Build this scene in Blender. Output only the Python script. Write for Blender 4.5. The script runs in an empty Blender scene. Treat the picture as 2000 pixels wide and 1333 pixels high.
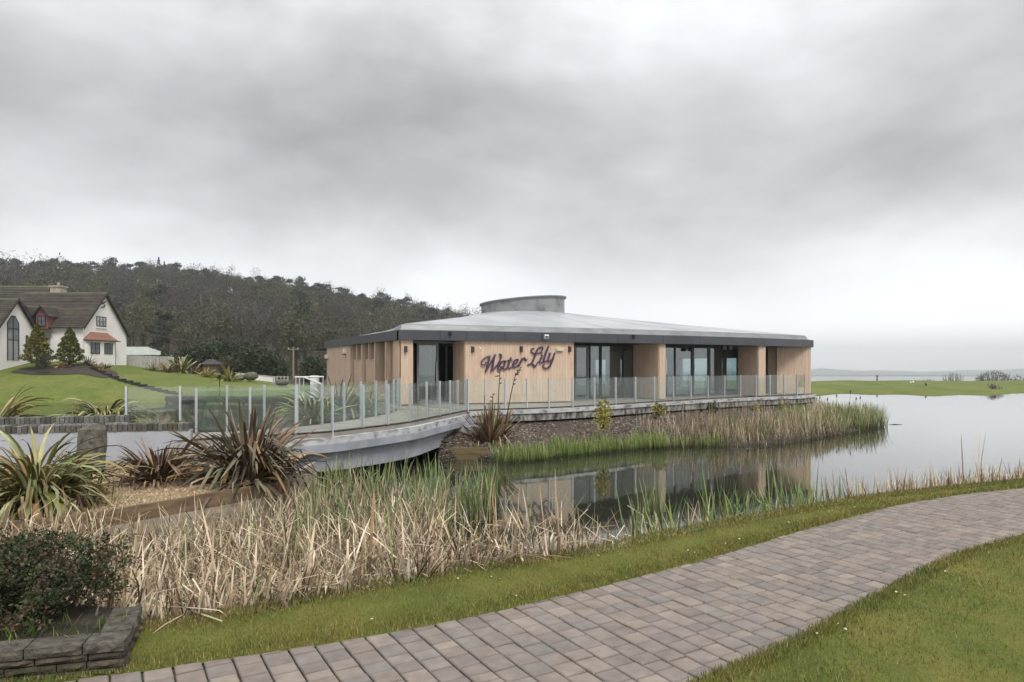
import bpy, bmesh, math, random
import numpy as np
from mathutils import Vector as V, Matrix, noise as mnoise

random.seed(7); rng = np.random.default_rng(11)
R = math.radians
scene = bpy.context.scene
col = scene.collection

# ------------------------------------------------------------------ camera
F, HY, EYE = 1333.33, 714.0, 1.6
cam_d = bpy.data.cameras.new('camera'); cam = bpy.data.objects.new('camera', cam_d); col.objects.link(cam)
cam.location = (0, 0, EYE); cam.rotation_euler = (R(90), 0, 0)
cam_d.sensor_width = 36; cam_d.lens = 24; cam_d.shift_y = (HY - 666.5) / 2000.0
cam_d.clip_start = 0.05; cam_d.clip_end = 30000
scene.camera = cam

# ------------------------------------------------------------------ sky
SUN_EL, SUN_AZ = 52.0, 150.0          # azimuth clockwise from +Y: from behind, over the right shoulder
world = bpy.data.worlds.new('World'); scene.world = world; world.use_nodes = True
wt = world.node_tree; wt.nodes.clear()
def wn(t, **k):
    n = wt.nodes.new(t)
    for a, b in k.items(): setattr(n, a, b)
    return n
def wmath(op, a, b=None):
    n = wn('ShaderNodeMath', operation=op)
    for i, v in enumerate((a, b)):
        if v is None: continue
        if isinstance(v, (int, float)): n.inputs[i].default_value = v
        else: wt.links.new(v, n.inputs[i])
    return n.outputs[0]
tc = wn('ShaderNodeTexCoord'); sep = wn('ShaderNodeSeparateXYZ'); wt.links.new(tc.outputs['Generated'], sep.inputs[0])
zabs = wmath('MAXIMUM', sep.outputs['Z'], 0.0)
# overcast layer: brightness by height above the horizon, broken up by long soft clouds
base = wn('ShaderNodeValToRGB'); wt.links.new(zabs, base.inputs[0])
cr = base.color_ramp; cr.interpolation = 'B_SPLINE'
for p, g in ((0.0, 1.15), (.08, .92), (.15, .62), (.23, .415), (.32, .42), (.42, .475), (.60, .85), (1.0, 1.55)):
    e = cr.elements.new(p); e.color = (g*.982, g, g * 1.028, 1)
cr.elements.remove(cr.elements[0]); cr.elements.remove(cr.elements[-1])
mp = wn('ShaderNodeMapping'); mp.inputs['Scale'].default_value = (1.5, 1.5, 2.7); mp.inputs['Location'].default_value = (.4, 2.2, 1.1)
mp.inputs['Rotation'].default_value = (0, R(-9), 0)
wt.links.new(tc.outputs['Generated'], mp.inputs[0])
nz = wn('ShaderNodeTexNoise'); nz.inputs['Scale'].default_value = 1.5; nz.inputs['Detail'].default_value = 8; nz.inputs['Roughness'].default_value = .52
nz.inputs['Distortion'].default_value = .15
wt.links.new(mp.outputs[0], nz.inputs['Vector'])
n2 = wn('ShaderNodeTexNoise'); n2.inputs['Scale'].default_value = 3.6; n2.inputs['Detail'].default_value = 5
wt.links.new(mp.outputs[0], n2.inputs['Vector'])
mr = wn('ShaderNodeMapRange'); mr.inputs['From Min'].default_value = .33; mr.inputs['From Max'].default_value = .66
mr.inputs['To Min'].default_value = .66; mr.inputs['To Max'].default_value = 1.27
wt.links.new(nz.outputs['Fac'], mr.inputs[0])
mr2 = wn('ShaderNodeMapRange'); mr2.inputs['From Min'].default_value = .3; mr2.inputs['From Max'].default_value = .7
mr2.inputs['To Min'].default_value = .90; mr2.inputs['To Max'].default_value = 1.10
wt.links.new(n2.outputs['Fac'], mr2.inputs[0])
cl = wmath('MULTIPLY', mr.outputs[0], mr2.outputs[0])
# clouds thin out into even light close to the horizon
fade = wn('ShaderNodeMapRange'); fade.inputs['From Min'].default_value = .03; fade.inputs['From Max'].default_value = .20
wt.links.new(zabs, fade.inputs[0])
mixc = wn('ShaderNodeMix'); mixc.data_type = 'FLOAT'
wt.links.new(fade.outputs[0], mixc.inputs[0]); mixc.inputs[2].default_value = 1.0; wt.links.new(cl, mixc.inputs[3])
mul = wn('ShaderNodeMix'); mul.data_type = 'RGBA'; mul.blend_type = 'MULTIPLY'; mul.inputs[0].default_value = 1
wt.links.new(base.outputs[0], mul.inputs[6]); wt.links.new(mixc.outputs[0], mul.inputs[7])
sky = wn('ShaderNodeTexSky', sky_type='NISHITA', sun_disc=False)
sky.sun_elevation = R(SUN_EL); sky.sun_rotation = R(SUN_AZ); sky.air_density = 1.5; sky.dust_density = 3
bg1 = wn('ShaderNodeBackground'); bg1.inputs['Strength'].default_value = .07; wt.links.new(sky.outputs[0], bg1.inputs[0])
bg2 = wn('ShaderNodeBackground'); bg2.inputs['Strength'].default_value = 1.0; wt.links.new(mul.outputs[2], bg2.inputs[0])
ms = wn('ShaderNodeMixShader'); ms.inputs[0].default_value = .95
wt.links.new(bg1.outputs[0], ms.inputs[1]); wt.links.new(bg2.outputs[0], ms.inputs[2])
wo = wn('ShaderNodeOutputWorld'); wt.links.new(ms.outputs[0], wo.inputs[0])

# ------------------------------------------------------------------ sun behind the cloud, exposure
sd = bpy.data.lights.new('sun', 'SUN'); sd.energy = 1.5; sd.angle = R(20); sd.color = (1, .97, .92)
sun = bpy.data.objects.new('sun', sd); col.objects.link(sun)
az, el = R(SUN_AZ), R(SUN_EL)
to_sun = V((math.sin(az) * math.cos(el), math.cos(az) * math.cos(el), math.sin(el)))
sun.rotation_euler = to_sun.to_track_quat('Z', 'Y').to_euler(); sun.location = (0, -10, 40)
vs = scene.view_settings; vs.view_transform = 'Standard'; vs.look = 'None'; vs.gamma = 1; vs.exposure = 0.56
scene.render.engine = 'CYCLES'; cy = scene.cycles
cy.max_bounces = 8; cy.diffuse_bounces = 3; cy.glossy_bounces = 4; cy.transmission_bounces = 4
cy.transparent_max_bounces = 24; cy.volume_bounces = 1; cy.use_denoising = True; cy.sample_clamp_indirect = 6
cy.caustics_reflective = False; cy.caustics_refractive = False

# ------------------------------------------------------------------ helpers
def px(x, y, D): return V(((x - 1000) / F * D, D, EYE - (y - HY) / F * D))
def gp(x, y, z=0.0):
    D = (EYE - z) * F / (y - HY); return ((x - 1000) / F * D, D)
def X_of(x, D): return (x - 1000) / F * D
def Z_of(y, D): return EYE - (y - HY) / F * D

def tag(o, label=None, cat=None, group=None, kind=None):
    if label: o['label'] = label
    if cat: o['category'] = cat
    if group: o['group'] = group
    if kind: o['kind'] = kind
    return o
def empty(name, loc=(0, 0, 0), rz=0.0):
    o = bpy.data.objects.new(name, None); col.objects.link(o); o.location = loc; o.rotation_euler = (0, 0, rz)
    o.empty_display_size = .2
    return o
def thing(name, label, cat, loc=(0, 0, 0), rz=0.0, group=None):
    return tag(empty(name, loc, rz), label, cat, group)
def link(name, me, parent=None, mat=None):
    o = bpy.data.objects.new(name, me); col.objects.link(o)
    if mat and not me.materials: me.materials.append(mat)
    if parent: o.parent = parent
    return o
def copy_tree(o, parent=None):
    c = o.copy(); col.objects.link(c); c.parent = parent
    for ch in list(o.children): copy_tree(ch, c)
    return c

class MB:
    """collects shapes, builds one mesh; optional colour per face"""
    def __init__(s): s.v = []; s.f = []; s.c = []
    def face(s, pts, c=None):
        i = len(s.v); s.v += [tuple(p) for p in pts]; s.f.append(tuple(range(i, i + len(pts)))); s.c.append(c)
    def obox(s, o, a, b, c, colr=None):
        o, a, b, c = V(o), V(a), V(b), V(c)
        if a.cross(b).dot(c) < 0: o = o + a; a = -a
        i = len(s.v); s.v += [tuple(p) for p in (o, o+a, o+a+b, o+b, o+c, o+a+c, o+a+b+c, o+b+c)]
        for q in ((0,3,2,1), (4,5,6,7), (0,1,5,4), (1,2,6,5), (2,3,7,6), (3,0,4,7)):
            s.f.append(tuple(i + k for k in q)); s.c.append(colr)
    def box(s, x0, x1, y0, y1, z0, z1, c=None): s.obox((x0,y0,z0), (x1-x0,0,0), (0,y1-y0,0), (0,0,z1-z0), c)
    def prism(s, poly, z0, z1, c=None):
        n = len(poly); i = len(s.v)
        a = sum(poly[k][0]*poly[(k+1)%n][1] - poly[(k+1)%n][0]*poly[k][1] for k in range(n))
        if a < 0: poly = list(poly)[::-1]
        s.v += [(p[0], p[1], z0) for p in poly] + [(p[0], p[1], z1) for p in poly]
        s.f.append(tuple(range(i+n-1, i-1, -1))); s.c.append(c)
        s.f.append(tuple(range(i+n, i+2*n))); s.c.append(c)
        for k in range(n):
            m = (k+1) % n; s.f.append((i+k, i+m, i+n+m, i+n+k)); s.c.append(c)
    def tube(s, pts, rad, n=6, c=None, cap=True):
        pts = [V(p) for p in pts]; m = len(pts); i = len(s.v)
        if not hasattr(rad, '__len__'): rad = [rad] * m
        for k in range(m):
            t = (pts[min(k+1, m-1)] - pts[max(k-1, 0)]).normalized()
            u = t.cross(V((0, 0, 1)) if abs(t.z) < .95 else V((1, 0, 0))).normalized(); w = t.cross(u)
            for j in range(n):
                an = 2*math.pi*j/n; s.v.append(tuple(pts[k] + (u*math.cos(an) + w*math.sin(an)) * rad[k]))
        for k in range(m-1):
            for j in range(n):
                q = (j+1) % n; s.f.append((i+k*n+j, i+k*n+q, i+(k+1)*n+q, i+(k+1)*n+j)); s.c.append(c)
        if cap:
            s.f.append(tuple(i+j for j in range(n-1, -1, -1))); s.c.append(c)
            s.f.append(tuple(i+(m-1)*n+j for j in range(n))); s.c.append(c)
    def sphere(s, ctr, r, nu=8, nv=6, c=None, sq=(1, 1, 1)):
        i = len(s.v); ctr = V(ctr)
        for a in range(1, nv):
            th = math.pi*a/nv
            for b in range(nu):
                ph = 2*math.pi*b/nu
                s.v.append((ctr.x + r*sq[0]*math.sin(th)*math.cos(ph), ctr.y + r*sq[1]*math.sin(th)*math.sin(ph), ctr.z + r*sq[2]*math.cos(th)))
        s.v += [(ctr.x, ctr.y, ctr.z + r*sq[2]), (ctr.x, ctr.y, ctr.z - r*sq[2])]; T = len(s.v) - 2
        for a in range(nv-2):
            for b in range(nu):
                q = (b+1) % nu; s.f.append((i+a*nu+b, i+(a+1)*nu+b, i+(a+1)*nu+q, i+a*nu+q)); s.c.append(c)
        for b in range(nu):
            q = (b+1) % nu
            s.f.append((T, i+b, i+q)); s.c.append(c); s.f.append((T+1, i+(nv-2)*nu+q, i+(nv-2)*nu+b)); s.c.append(c)
    def mesh(s, name, mat=None, smooth=False):
        me = bpy.data.meshes.new(name); me.from_pydata(s.v, [], s.f)
        if any(k is not None for k in s.c):
            a = me.attributes.new('Col', 'FLOAT_COLOR', 'FACE')
            arr = np.ones((len(s.f), 4), np.float32)
            for k, cc in enumerate(s.c):
                if cc is not None: arr[k, :3] = cc
            a.data.foreach_set('color', arr.ravel())
        if mat: me.materials.append(mat)
        if smooth: me.polygons.foreach_set('use_smooth', [True]*len(me.polygons))
        me.update(); return me
    def build(s, name, mat=None, parent=None, smooth=False):
        return link(name, s.mesh(name, mat, smooth), parent)

def np_mesh(name, verts, faces, cols=None, mat=None, smooth=False):
    """verts (n,3), faces (m,k) arrays -> mesh, quick for large counts"""
    me = bpy.data.meshes.new(name); verts = np.asarray(verts, np.float32); faces = np.asarray(faces, np.int32)
    m, k = faces.shape
    me.vertices.add(len(verts)); me.vertices.foreach_set('co', verts.ravel())
    me.loops.add(m*k); me.loops.foreach_set('vertex_index', faces.ravel())
    me.polygons.add(m); me.polygons.foreach_set('loop_start', np.arange(0, m*k, k, dtype=np.int32))
    me.polygons.foreach_set('loop_total', np.full(m, k, np.int32))
    if smooth: me.polygons.foreach_set('use_smooth', np.ones(m, bool))
    if cols is not None:
        a = me.attributes.new('Col', 'FLOAT_COLOR', 'FACE')
        c4 = np.ones((m, 4), np.float32); c4[:, :3] = cols; a.data.foreach_set('color', c4.ravel())
    if mat: me.materials.append(mat)
    me.update(calc_edges=True); return me

# ------------------------------------------------------------------ materials
def principled(name, base=(.5,.5,.5), rough=.7, metal=0.0, ior=1.45, spec=.5):
    m = bpy.data.materials.new(name); m.use_nodes = True; nt = m.node_tree
    b = nt.nodes['Principled BSDF']; b.inputs['Base Color'].default_value = (*base, 1)
    b.inputs['Roughness'].default_value = rough; b.inputs['Metallic'].default_value = metal
    b.inputs['IOR'].default_value = ior; b.inputs['Specular IOR Level'].default_value = spec
    return m, nt, b
def nnode(nt, t, **k):
    n = nt.nodes.new(t)
    for a, b in k.items(): setattr(n, a, b)
    return n
def noise(nt, scale, detail=4, rough=.55, coord='Object', stretch=None, dist=0.0):
    tcn = nnode(nt, 'ShaderNodeTexCoord')
    n = nnode(nt, 'ShaderNodeTexNoise'); n.inputs['Scale'].default_value = scale; n.inputs['Detail'].default_value = detail
    n.inputs['Roughness'].default_value = rough; n.inputs['Distortion'].default_value = dist
    if coord == 'World':
        g = nnode(nt, 'ShaderNodeNewGeometry'); src = g.outputs['Position']
    else: src = tcn.outputs[coord]
    if stretch:
        mpn = nnode(nt, 'ShaderNodeMapping'); mpn.inputs['Scale'].default_value = stretch
        nt.links.new(src, mpn.inputs[0]); src = mpn.outputs[0]
    nt.links.new(src, n.inputs['Vector']); return n.outputs['Fac']
def ramp(nt, fac, stops):
    n = nnode(nt, 'ShaderNodeValToRGB'); nt.links.new(fac, n.inputs[0]); e = n.color_ramp.elements
    while len(e) < len(stops): e.new(.5)
    for el_, (p, c) in zip(e, stops):
        el_.position = p; el_.color = (*c, 1) if len(c) == 3 else c
    return n.outputs[0]
def mixcol(nt, fac, a, b, mode='MIX'):
    n = nnode(nt, 'ShaderNodeMix', data_type='RGBA', blend_type=mode)
    for idx, v in ((0, fac), (6, a), (7, b)):
        if isinstance(v, (int, float)): n.inputs[idx].default_value = v
        elif isinstance(v, tuple): n.inputs[idx].default_value = (*v, 1)
        else: nt.links.new(v, n.inputs[idx])
    return n.outputs[2]
def bump(nt, b, height, strength=.3, dist=.01):
    n = nnode(nt, 'ShaderNodeBump'); n.inputs['Strength'].default_value = strength; n.inputs['Distance'].default_value = dist
    nt.links.new(height, n.inputs['Height']); nt.links.new(n.outputs[0], b.inputs['Normal'])
def noisy(name, c1, c2, scale, rough=.8, bs=0.0, bd=.01, bscale=None, coord='Object', stretch=None, lo=.35, hi=.65, detail=5, spec=.5, c3=None):
    m, nt, b = principled(name, c1, rough, spec=spec)
    f = noise(nt, scale, detail, coord=coord, stretch=stretch)
    stops = [(lo, c1), (hi, c2)] if c3 is None else [(lo, c1), ((lo+hi)/2, c2), (hi, c3)]
    nt.links.new(ramp(nt, f, stops), b.inputs['Base Color'])
    if bs: bump(nt, b, noise(nt, bscale or scale*4, 4, coord=coord), bs, bd)
    return m
def colattr(name, rough=.7, var=None, scale=20, tint=(1,1,1), coord='Object', bs=0.0, bd=.004, bscale=60, spec=.4, sub=False, stretch=None):
    """base colour from the face attribute 'Col', with a little grain on top"""
    m, nt, b = principled(name, tint, rough, spec=spec)
    a = nnode(nt, 'ShaderNodeAttribute', attribute_name='Col'); c = a.outputs['Color']
    if var:
        f = noise(nt, scale, 5, coord=coord, stretch=stretch)
        c = mixcol(nt, 1.0, c, ramp(nt, f, [(.3, (1-var,)*3), (.7, (1+var,)*3)]), 'MULTIPLY')
    nt.links.new(c, b.inputs['Base Color'])
    if bs: bump(nt, b, noise(nt, bscale, 4, coord=coord), bs, bd)
    return m
def objrand(name, stops, rough=.5, spec=.4, var=.25, scale=6, stretch=None):
    """colour picked per object out of a ramp, plus streaks"""
    m, nt, b = principled(name, (.5,)*3, rough, spec=spec)
    oi = nnode(nt, 'ShaderNodeObjectInfo'); c = ramp(nt, oi.outputs['Random'], stops)
    f = noise(nt, scale, 4, stretch=stretch)
    nt.links.new(mixcol(nt, 1.0, c, ramp(nt, f, [(.3, (1-var,)*3), (.7, (1+var,)*3)]), 'MULTIPLY'), b.inputs['Base Color'])
    return m
def glass(name, tint, dirt=.0, ior=1.5, dirtcol=(.6,.62,.6), rough=.0):
    m = bpy.data.materials.new(name); m.use_nodes = True; nt = m.node_tree; nt.nodes.clear()
    t = nnode(nt, 'ShaderNodeBsdfTransparent'); t.inputs[0].default_value = (*tint, 1)
    g = nnode(nt, 'ShaderNodeBsdfGlossy'); g.inputs['Roughness'].default_value = rough; g.inputs[0].default_value = (.95,.97,.97,1)
    ge = nnode(nt, 'ShaderNodeNewGeometry'); dp = nnode(nt, 'ShaderNodeVectorMath', operation='DOT_PRODUCT'); nt.links.new(ge.outputs['Normal'], dp.inputs[0]); nt.links.new(ge.outputs['Incoming'], dp.inputs[1])
    ab = nnode(nt, 'ShaderNodeMath', operation='ABSOLUTE'); nt.links.new(dp.outputs['Value'], ab.inputs[0]); om_ = nnode(nt, 'ShaderNodeMath', operation='SUBTRACT', use_clamp=True); om_.inputs[0].default_value = 1; nt.links.new(ab.outputs[0], om_.inputs[1])
    pw = nnode(nt, 'ShaderNodeMath', operation='POWER'); nt.links.new(om_.outputs[0], pw.inputs[0]); pw.inputs[1].default_value = 5
    f0 = ((ior-1)/(ior+1))**2; fr = nnode(nt, 'ShaderNodeMath', operation='MULTIPLY_ADD', use_clamp=True); nt.links.new(pw.outputs[0], fr.inputs[0]); fr.inputs[1].default_value = 1-f0; fr.inputs[2].default_value = f0
    x = nnode(nt, 'ShaderNodeMixShader'); nt.links.new(fr.outputs[0], x.inputs[0]); nt.links.new(t.outputs[0], x.inputs[1]); nt.links.new(g.outputs[0], x.inputs[2])
    last = x.outputs[0]
    if dirt:
        d = nnode(nt, 'ShaderNodeBsdfDiffuse'); d.inputs[0].default_value = (*dirtcol, 1)
        f = noise(nt, 2.2, 5, coord='World', stretch=(1, 1, .35))
        mrn = nnode(nt, 'ShaderNodeMapRange'); mrn.inputs['From Min'].default_value = .3; mrn.inputs['From Max'].default_value = .75
        mrn.inputs['To Min'].default_value = dirt*.35; mrn.inputs['To Max'].default_value = dirt*1.5; nt.links.new(f, mrn.inputs[0])
        y = nnode(nt, 'ShaderNodeMixShader'); nt.links.new(mrn.outputs[0], y.inputs[0]); nt.links.new(last, y.inputs[1]); nt.links.new(d.outputs[0], y.inputs[2]); last = y.outputs[0]
    o = nnode(nt, 'ShaderNodeOutputMaterial'); nt.links.new(last, o.inputs[0]); return m

M = {}
M['wood'] = colattr('larch_cladding', .65, .14, 3.0, coord='World', stretch=(7, 7, .7), spec=.3)
M['fascia'] = noisy('fascia_metal', (.050,.054,.062), (.066,.071,.080), 1.2, .42, spec=.5)
M['band'] = noisy('roof_edge_metal', (.17,.18,.185), (.24,.25,.255), 1.6, .38, stretch=(1,1,3))
M['roof'] = noisy('roof_membrane', (.33,.345,.355), (.47,.48,.49), .45, .30, .25, .02, 3.0, detail=7, spec=.8)
M['drum'] = noisy('drum_metal', (.12,.13,.135), (.23,.24,.245), 1.3, .4, c3=(.26,.25,.22))
M['frame'] = principled('dark_frame', (.035,.037,.04), .4)[0]
M['frame_grey'] = principled('grey_frame', (.17,.18,.19), .4)[0]
M['black'] = principled('black_plastic', (.012,.012,.013), .45)[0]
M['brown_box'] = principled('bronze_light_body', (.045,.035,.028), .45)[0]
M['cream_box'] = principled('cream_plastic', (.62,.57,.44), .4)[0]
M['white'] = principled('white_plastic', (.75,.75,.74), .4)[0]
M['purple'] = noisy('purple_sign_face', (.050,.022,.062), (.085,.042,.10), 9, .35)
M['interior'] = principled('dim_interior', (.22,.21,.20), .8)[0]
M['interior_dark'] = principled('interior_shade_black', (.022,.021,.020), .85)[0]  # near-black albedo paints in the shade of the unlit lobby and rooms
M['pane'] = glass('window_glass', (.78,.85,.85), ior=1.9)
M['railglass'] = glass('balustrade_glass', (.935,.965,.952), dirt=.048, ior=1.45, dirtcol=(.50,.55,.52))
M['steel'] = noisy('brushed_steel_post', (.50,.52,.55), (.62,.64,.67), 8, .35, stretch=(1,1,.1))
M['steel'].node_tree.nodes['Principled BSDF'].inputs['Metallic'].default_value = .55
M['deckconc'] = noisy('deck_paving', (.22,.205,.18), (.30,.285,.255), 1.7, .75, .2, .004, 40)
M['kerb'] = noisy('weathered_concrete', (.19,.185,.175), (.42,.42,.42), 2.6, .85, .4, .01, 25, stretch=(1,1,1.5), lo=.38, hi=.58, c3=(.50,.51,.52))
M['paintconc'] = noisy('grey_painted_concrete', (.27,.285,.315), (.37,.385,.415), 1.6, .75, .2, .006, 30)
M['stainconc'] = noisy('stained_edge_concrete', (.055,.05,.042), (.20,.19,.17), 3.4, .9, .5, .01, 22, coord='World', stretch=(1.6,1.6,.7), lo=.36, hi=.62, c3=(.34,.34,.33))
M['moss'] = noisy('dark_moss_litter', (.02,.017,.012), (.07,.055,.035), 14, .95, .8, .02, 40)
M['render_white'] = noisy('lilac_grey_render', (.37,.39,.43), (.45,.47,.51), .9, .85, .1, .004, 40)
M['timber'] = noisy('retaining_timber', (.13,.085,.05), (.24,.165,.10), 2.2, .85, .4, .006, 18, coord='World', stretch=(1,1,6))
M['timber_sunlit'] = noisy('sunlit_timber', (.30,.25,.19), (.42,.36,.28), 2.2, .85, .3, .005, 18, coord='World', stretch=(1,1,6))  # lighter copy of the retaining timber: sunlight painted on the return planks
M['timber_green'] = noisy('algae_timber', (.12,.09,.04), (.22,.16,.08), 2.0, .8, .3, .005, 18, coord='World', stretch=(1,1,6))
M['sett'] = colattr('mossy_stone_sett', .95, .35, 22, bs=.7, bd=.012, bscale=40)
M['wallstone'] = colattr('walling_stone', .95, .55, 20, bs=1.0, bd=.02, bscale=45)
M['boulder'] = noisy('lichened_boulder', (.05,.046,.038), (.13,.12,.10), 7, .95, .9, .03, 12, c3=(.17,.165,.14))
M['soil'] = noisy('dark_soil', (.025,.02,.015), (.06,.048,.035), 9, .95, .8, .03, 30)
M['paver'] = colattr('concrete_block_paver', .88, .17, 9, coord='World', bs=.35, bd=.003, bscale=190, spec=.25)
M['joint'] = noisy('joint_sand', (.030,.026,.021), (.065,.058,.042), 40, .95, c3=(.060,.066,.030))
M['grass'] = colattr('grass_blades', .6, None, spec=.25)
M['reed'] = colattr('reed_blades', .75, None, spec=.2)
M['leaf'] = colattr('foliage', .6, None, spec=.3)
M['bark'] = noisy('bark', (.05,.04,.03), (.11,.09,.07), 6, .9)
M['birch'] = noisy('birch_bark', (.42,.41,.38), (.55,.54,.50), 6, .8)
M['bankgravel'] = colattr('slope_chippings', .9, None)
M['dark'] = principled('dark_timber_stain', (.025,.022,.02), .8)[0]

# ================================================================== SETTING
WZ = -1.35                                            # water level
def lerp(a, b, t): return a + (b - a) * t
def sstep(a, b, x): t = np.clip((x - a) / (b - a), 0, 1); return t*t*(3 - 2*t)
def resample(pts, n):
    p = np.array(pts, float); d = np.r_[0, np.cumsum(np.linalg.norm(np.diff(p, axis=0), axis=1))]
    t = np.linspace(0, d[-1], n); return np.stack([np.interp(t, d, p[:, k]) for k in range(p.shape[1])], 1)
def smooth_line(pts, n, it=3):
    p = resample(pts, n)
    for _ in range(it): p[1:-1] = (p[:-2] + 2*p[1:-1] + p[2:]) / 4
    return p

# ---- turf materials
def turf(name, a, b, c, s1, s2, bs=.6):
    m, nt, bb = principled(name, a, .9, spec=.15)
    f1 = noise(nt, s1, 6, .65, coord='World', stretch=(1, .6, 1)); f2 = noise(nt, s2, 6, .7, coord='World')
    c1 = ramp(nt, f1, [(.34, a), (.50, b), (.66, c)])
    nt.links.new(mixcol(nt, 1.0, c1, ramp(nt, f2, [(.3, (.72,.72,.72)), (.7, (1.25,1.25,1.2))]), 'MULTIPLY'), bb.inputs['Base Color'])
    bump(nt, bb, f2, bs, .02); return m
M['turf'] = turf('near_turf', (.085,.105,.024), (.125,.135,.032), (.165,.155,.042), 1.6, 55)
M['farturf'] = turf('far_turf', (.094,.128,.028), (.124,.152,.036), (.168,.166,.050), .22, 2.6, .25)
M['hillfloor'] = noisy('woodland_floor', (.035,.03,.02), (.06,.055,.03), .05, .95, coord='World')

# ---- the far shore, house lawn, hill and right bank: one sheet laid out by bearing and distance
ridge_x = [-700,-300, 0, 60, 150, 210, 300, 400, 500, 600, 700, 800, 860, 895, 1000, 1200, 1500, 1700, 2800]
ridge_y = [526, 520, 527, 531, 533, 529, 531, 540, 553, 567, 583, 602, 614, 624, 656, 700, 735, 760, 760]
top_x = [-700, 0, 160, 230, 330, 400, 470, 560, 760, 1000]
top_y = [700, 705, 707, 712, 725, 733, 742, 753, 756, 756]
top_D = [69, 69, 69.5, 78, 80, 80, 80, 80, 80, 80]
RB_D = [60, 67, 70, 72, 76, 83, 95, 104, 125, 190, 400, 900, 8000]
RB_Z = [-2.2, -1.75, -1.38, -1.15, -1.0, -.85, -.62, -.72, -2.6, -12, -26, -33, -60]
def ground_z(x, D):
    """x: bearing as a column of the photograph, D: distance north of the camera"""
    x = np.asarray(x, float); D = np.asarray(D, float)
    tD = np.interp(x, top_x, top_D); tz = EYE - (np.interp(x, top_x, top_y) - HY) / F * tD
    sh = 54.0 + 4*np.sin(x/160.0) * sstep(250, 500, x)
    t = np.clip((D - sh) / (tD - sh), 0, 1)
    zl = np.where(D < sh, WZ - .05 - (sh - D) * .25, -1.05 + (tz + 1.05) * (t ** .9)) - .28*np.clip(1 - (D - sh)/.8, 0, 1)*(D >= sh)
    zr = EYE + (HY - np.interp(x, ridge_x, ridge_y)) / F * 330 - 8.0
    back = tz + (np.maximum(zr, tz) - tz) * sstep(105, 330, D) - np.clip(D - 335, 0, 400) * .04
    zl = np.where(D > tD, back, zl)
    zb = np.interp(D + 2.2*np.sin(x/47.0) + 1.4*np.sin(x/19.0), RB_D, RB_Z)
    w = sstep(900, 1450, x); z = lerp(zl, zb, w)
    return np.maximum(z, -62)
xs = np.concatenate([np.arange(-900, -60, 60), np.arange(-60, 720, 12), np.arange(720, 1500, 40), np.arange(1500, 2080, 12), np.arange(2080, 3300, 80)])
Ds = np.concatenate([np.arange(46, 82, .6), np.arange(82, 110, 1.5), np.arange(110, 345, 8), [360, 400, 460, 540, 700, 1000, 1600, 2200, 2750]])
GX, GD = np.meshgrid(xs, Ds); GZ = ground_z(GX, GD)
wob = np.array([mnoise.noise(V((a/90.0, d/9.0, 0))) for a, d in zip(GX.ravel(), GD.ravel())]).reshape(GX.shape)
GZ = GZ + wob * .12 * sstep(56, 60, GD)
def gz(x, D): return float(ground_z(x, D)) + mnoise.noise(V((x/90.0, D/9.0, 0)))*.12*float(sstep(56, 60, np.float64(D)))
verts = np.stack([(GX - 1000)/F*GD, GD, GZ], -1).reshape(-1, 3)
nx, ny = len(xs), len(Ds)
idx = np.arange(nx*ny).reshape(ny, nx)
faces = np.stack([idx[:-1,:-1], idx[:-1,1:], idx[1:,1:], idx[1:,:-1]], -1).reshape(-1, 4)
me = np_mesh('ground', verts, faces, None, M['farturf'], True); me.materials.append(M['hillfloor'])
fd = GD[:-1,:-1].ravel(); fx = GX[:-1,:-1].ravel()
me.polygons.foreach_set('material_index', ((fd > 84) & (fx < 1350)).astype(np.int32))
ground = link('ground', me); tag(ground, 'grass lawns, wooded hillside and low grassy bank around the pond', kind='structure')

# ---- water and sea
def water_mat(name, base, ior, scale, bs, rough, bd):
    m, nt, b = principled(name, base, rough, ior=ior)
    f = noise(nt, scale, 4, .6, coord='World', stretch=(1, .55, 1), dist=.4); g = noise(nt, scale*6, 3, .5, coord='World', stretch=(1, .6, 1))
    a = nnode(nt, 'ShaderNodeMath', operation='MULTIPLY_ADD'); nt.links.new(g, a.inputs[0]); a.inputs[1].default_value = .22; nt.links.new(f, a.inputs[2])
    bump(nt, b, a.outputs[0], bs, bd); return m
M['water'] = water_mat('pond_water', (.030,.032,.022), 3.0, 1.5, .036, .02, .05)
M['sea'] = principled('sea_water', (.16,.18,.19), .18, ior=1.8)[0]
mb = MB(); mb.face([(-120, -2, WZ), (160, -2, WZ), (160, 90, WZ), (-120, 90, WZ)])
tag(mb.build('pond', M['water']), 'still dark pond water mirroring the pavilion and sky', kind='structure')
mb = MB(); mb.face([(-2000, 700, -34), (4600, 700, -34), (4600, 2850, -34), (-2000, 2850, -34)])
tag(mb.build('sea', M['sea']), 'pale hazy sea beyond the grassy bank', kind='structure')

# ---- far hills over the water
hv = []; hx = np.linspace(1250, 2600, 90)
M['farhill'] = noisy('far_hillside', (.16,.17,.175), (.21,.22,.225), .004, .95, coord='World')  # pale albedo: part of the haze is painted into the hill colour
prof = -2 + 5*np.exp(-((hx-1605)/38)**2) + 2.5*np.exp(-((hx-1690)/60)**2) + 6*sstep(1760, 2080, hx) + .6*np.sin(hx/21) + .4*np.sin(hx/9)
rows = []
for Dh, s in ((2250, 0), (2330, .45), (2420, .85), (2520, 1), (2700, .3)):
    zz = EYE - (724 - HY)/F*Dh + prof/F*Dh*s - (1 - s)*12
    rows.append(np.stack([(hx-1000)/F*Dh, np.full_like(hx, Dh), zz], -1))
verts = np.concatenate(rows); n = len(hx); idx = np.arange(5*n).reshape(5, n)
faces = np.stack([idx[:-1,:-1], idx[:-1,1:], idx[1:,1:], idx[1:,:-1]], -1).reshape(-1, 4)
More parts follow.
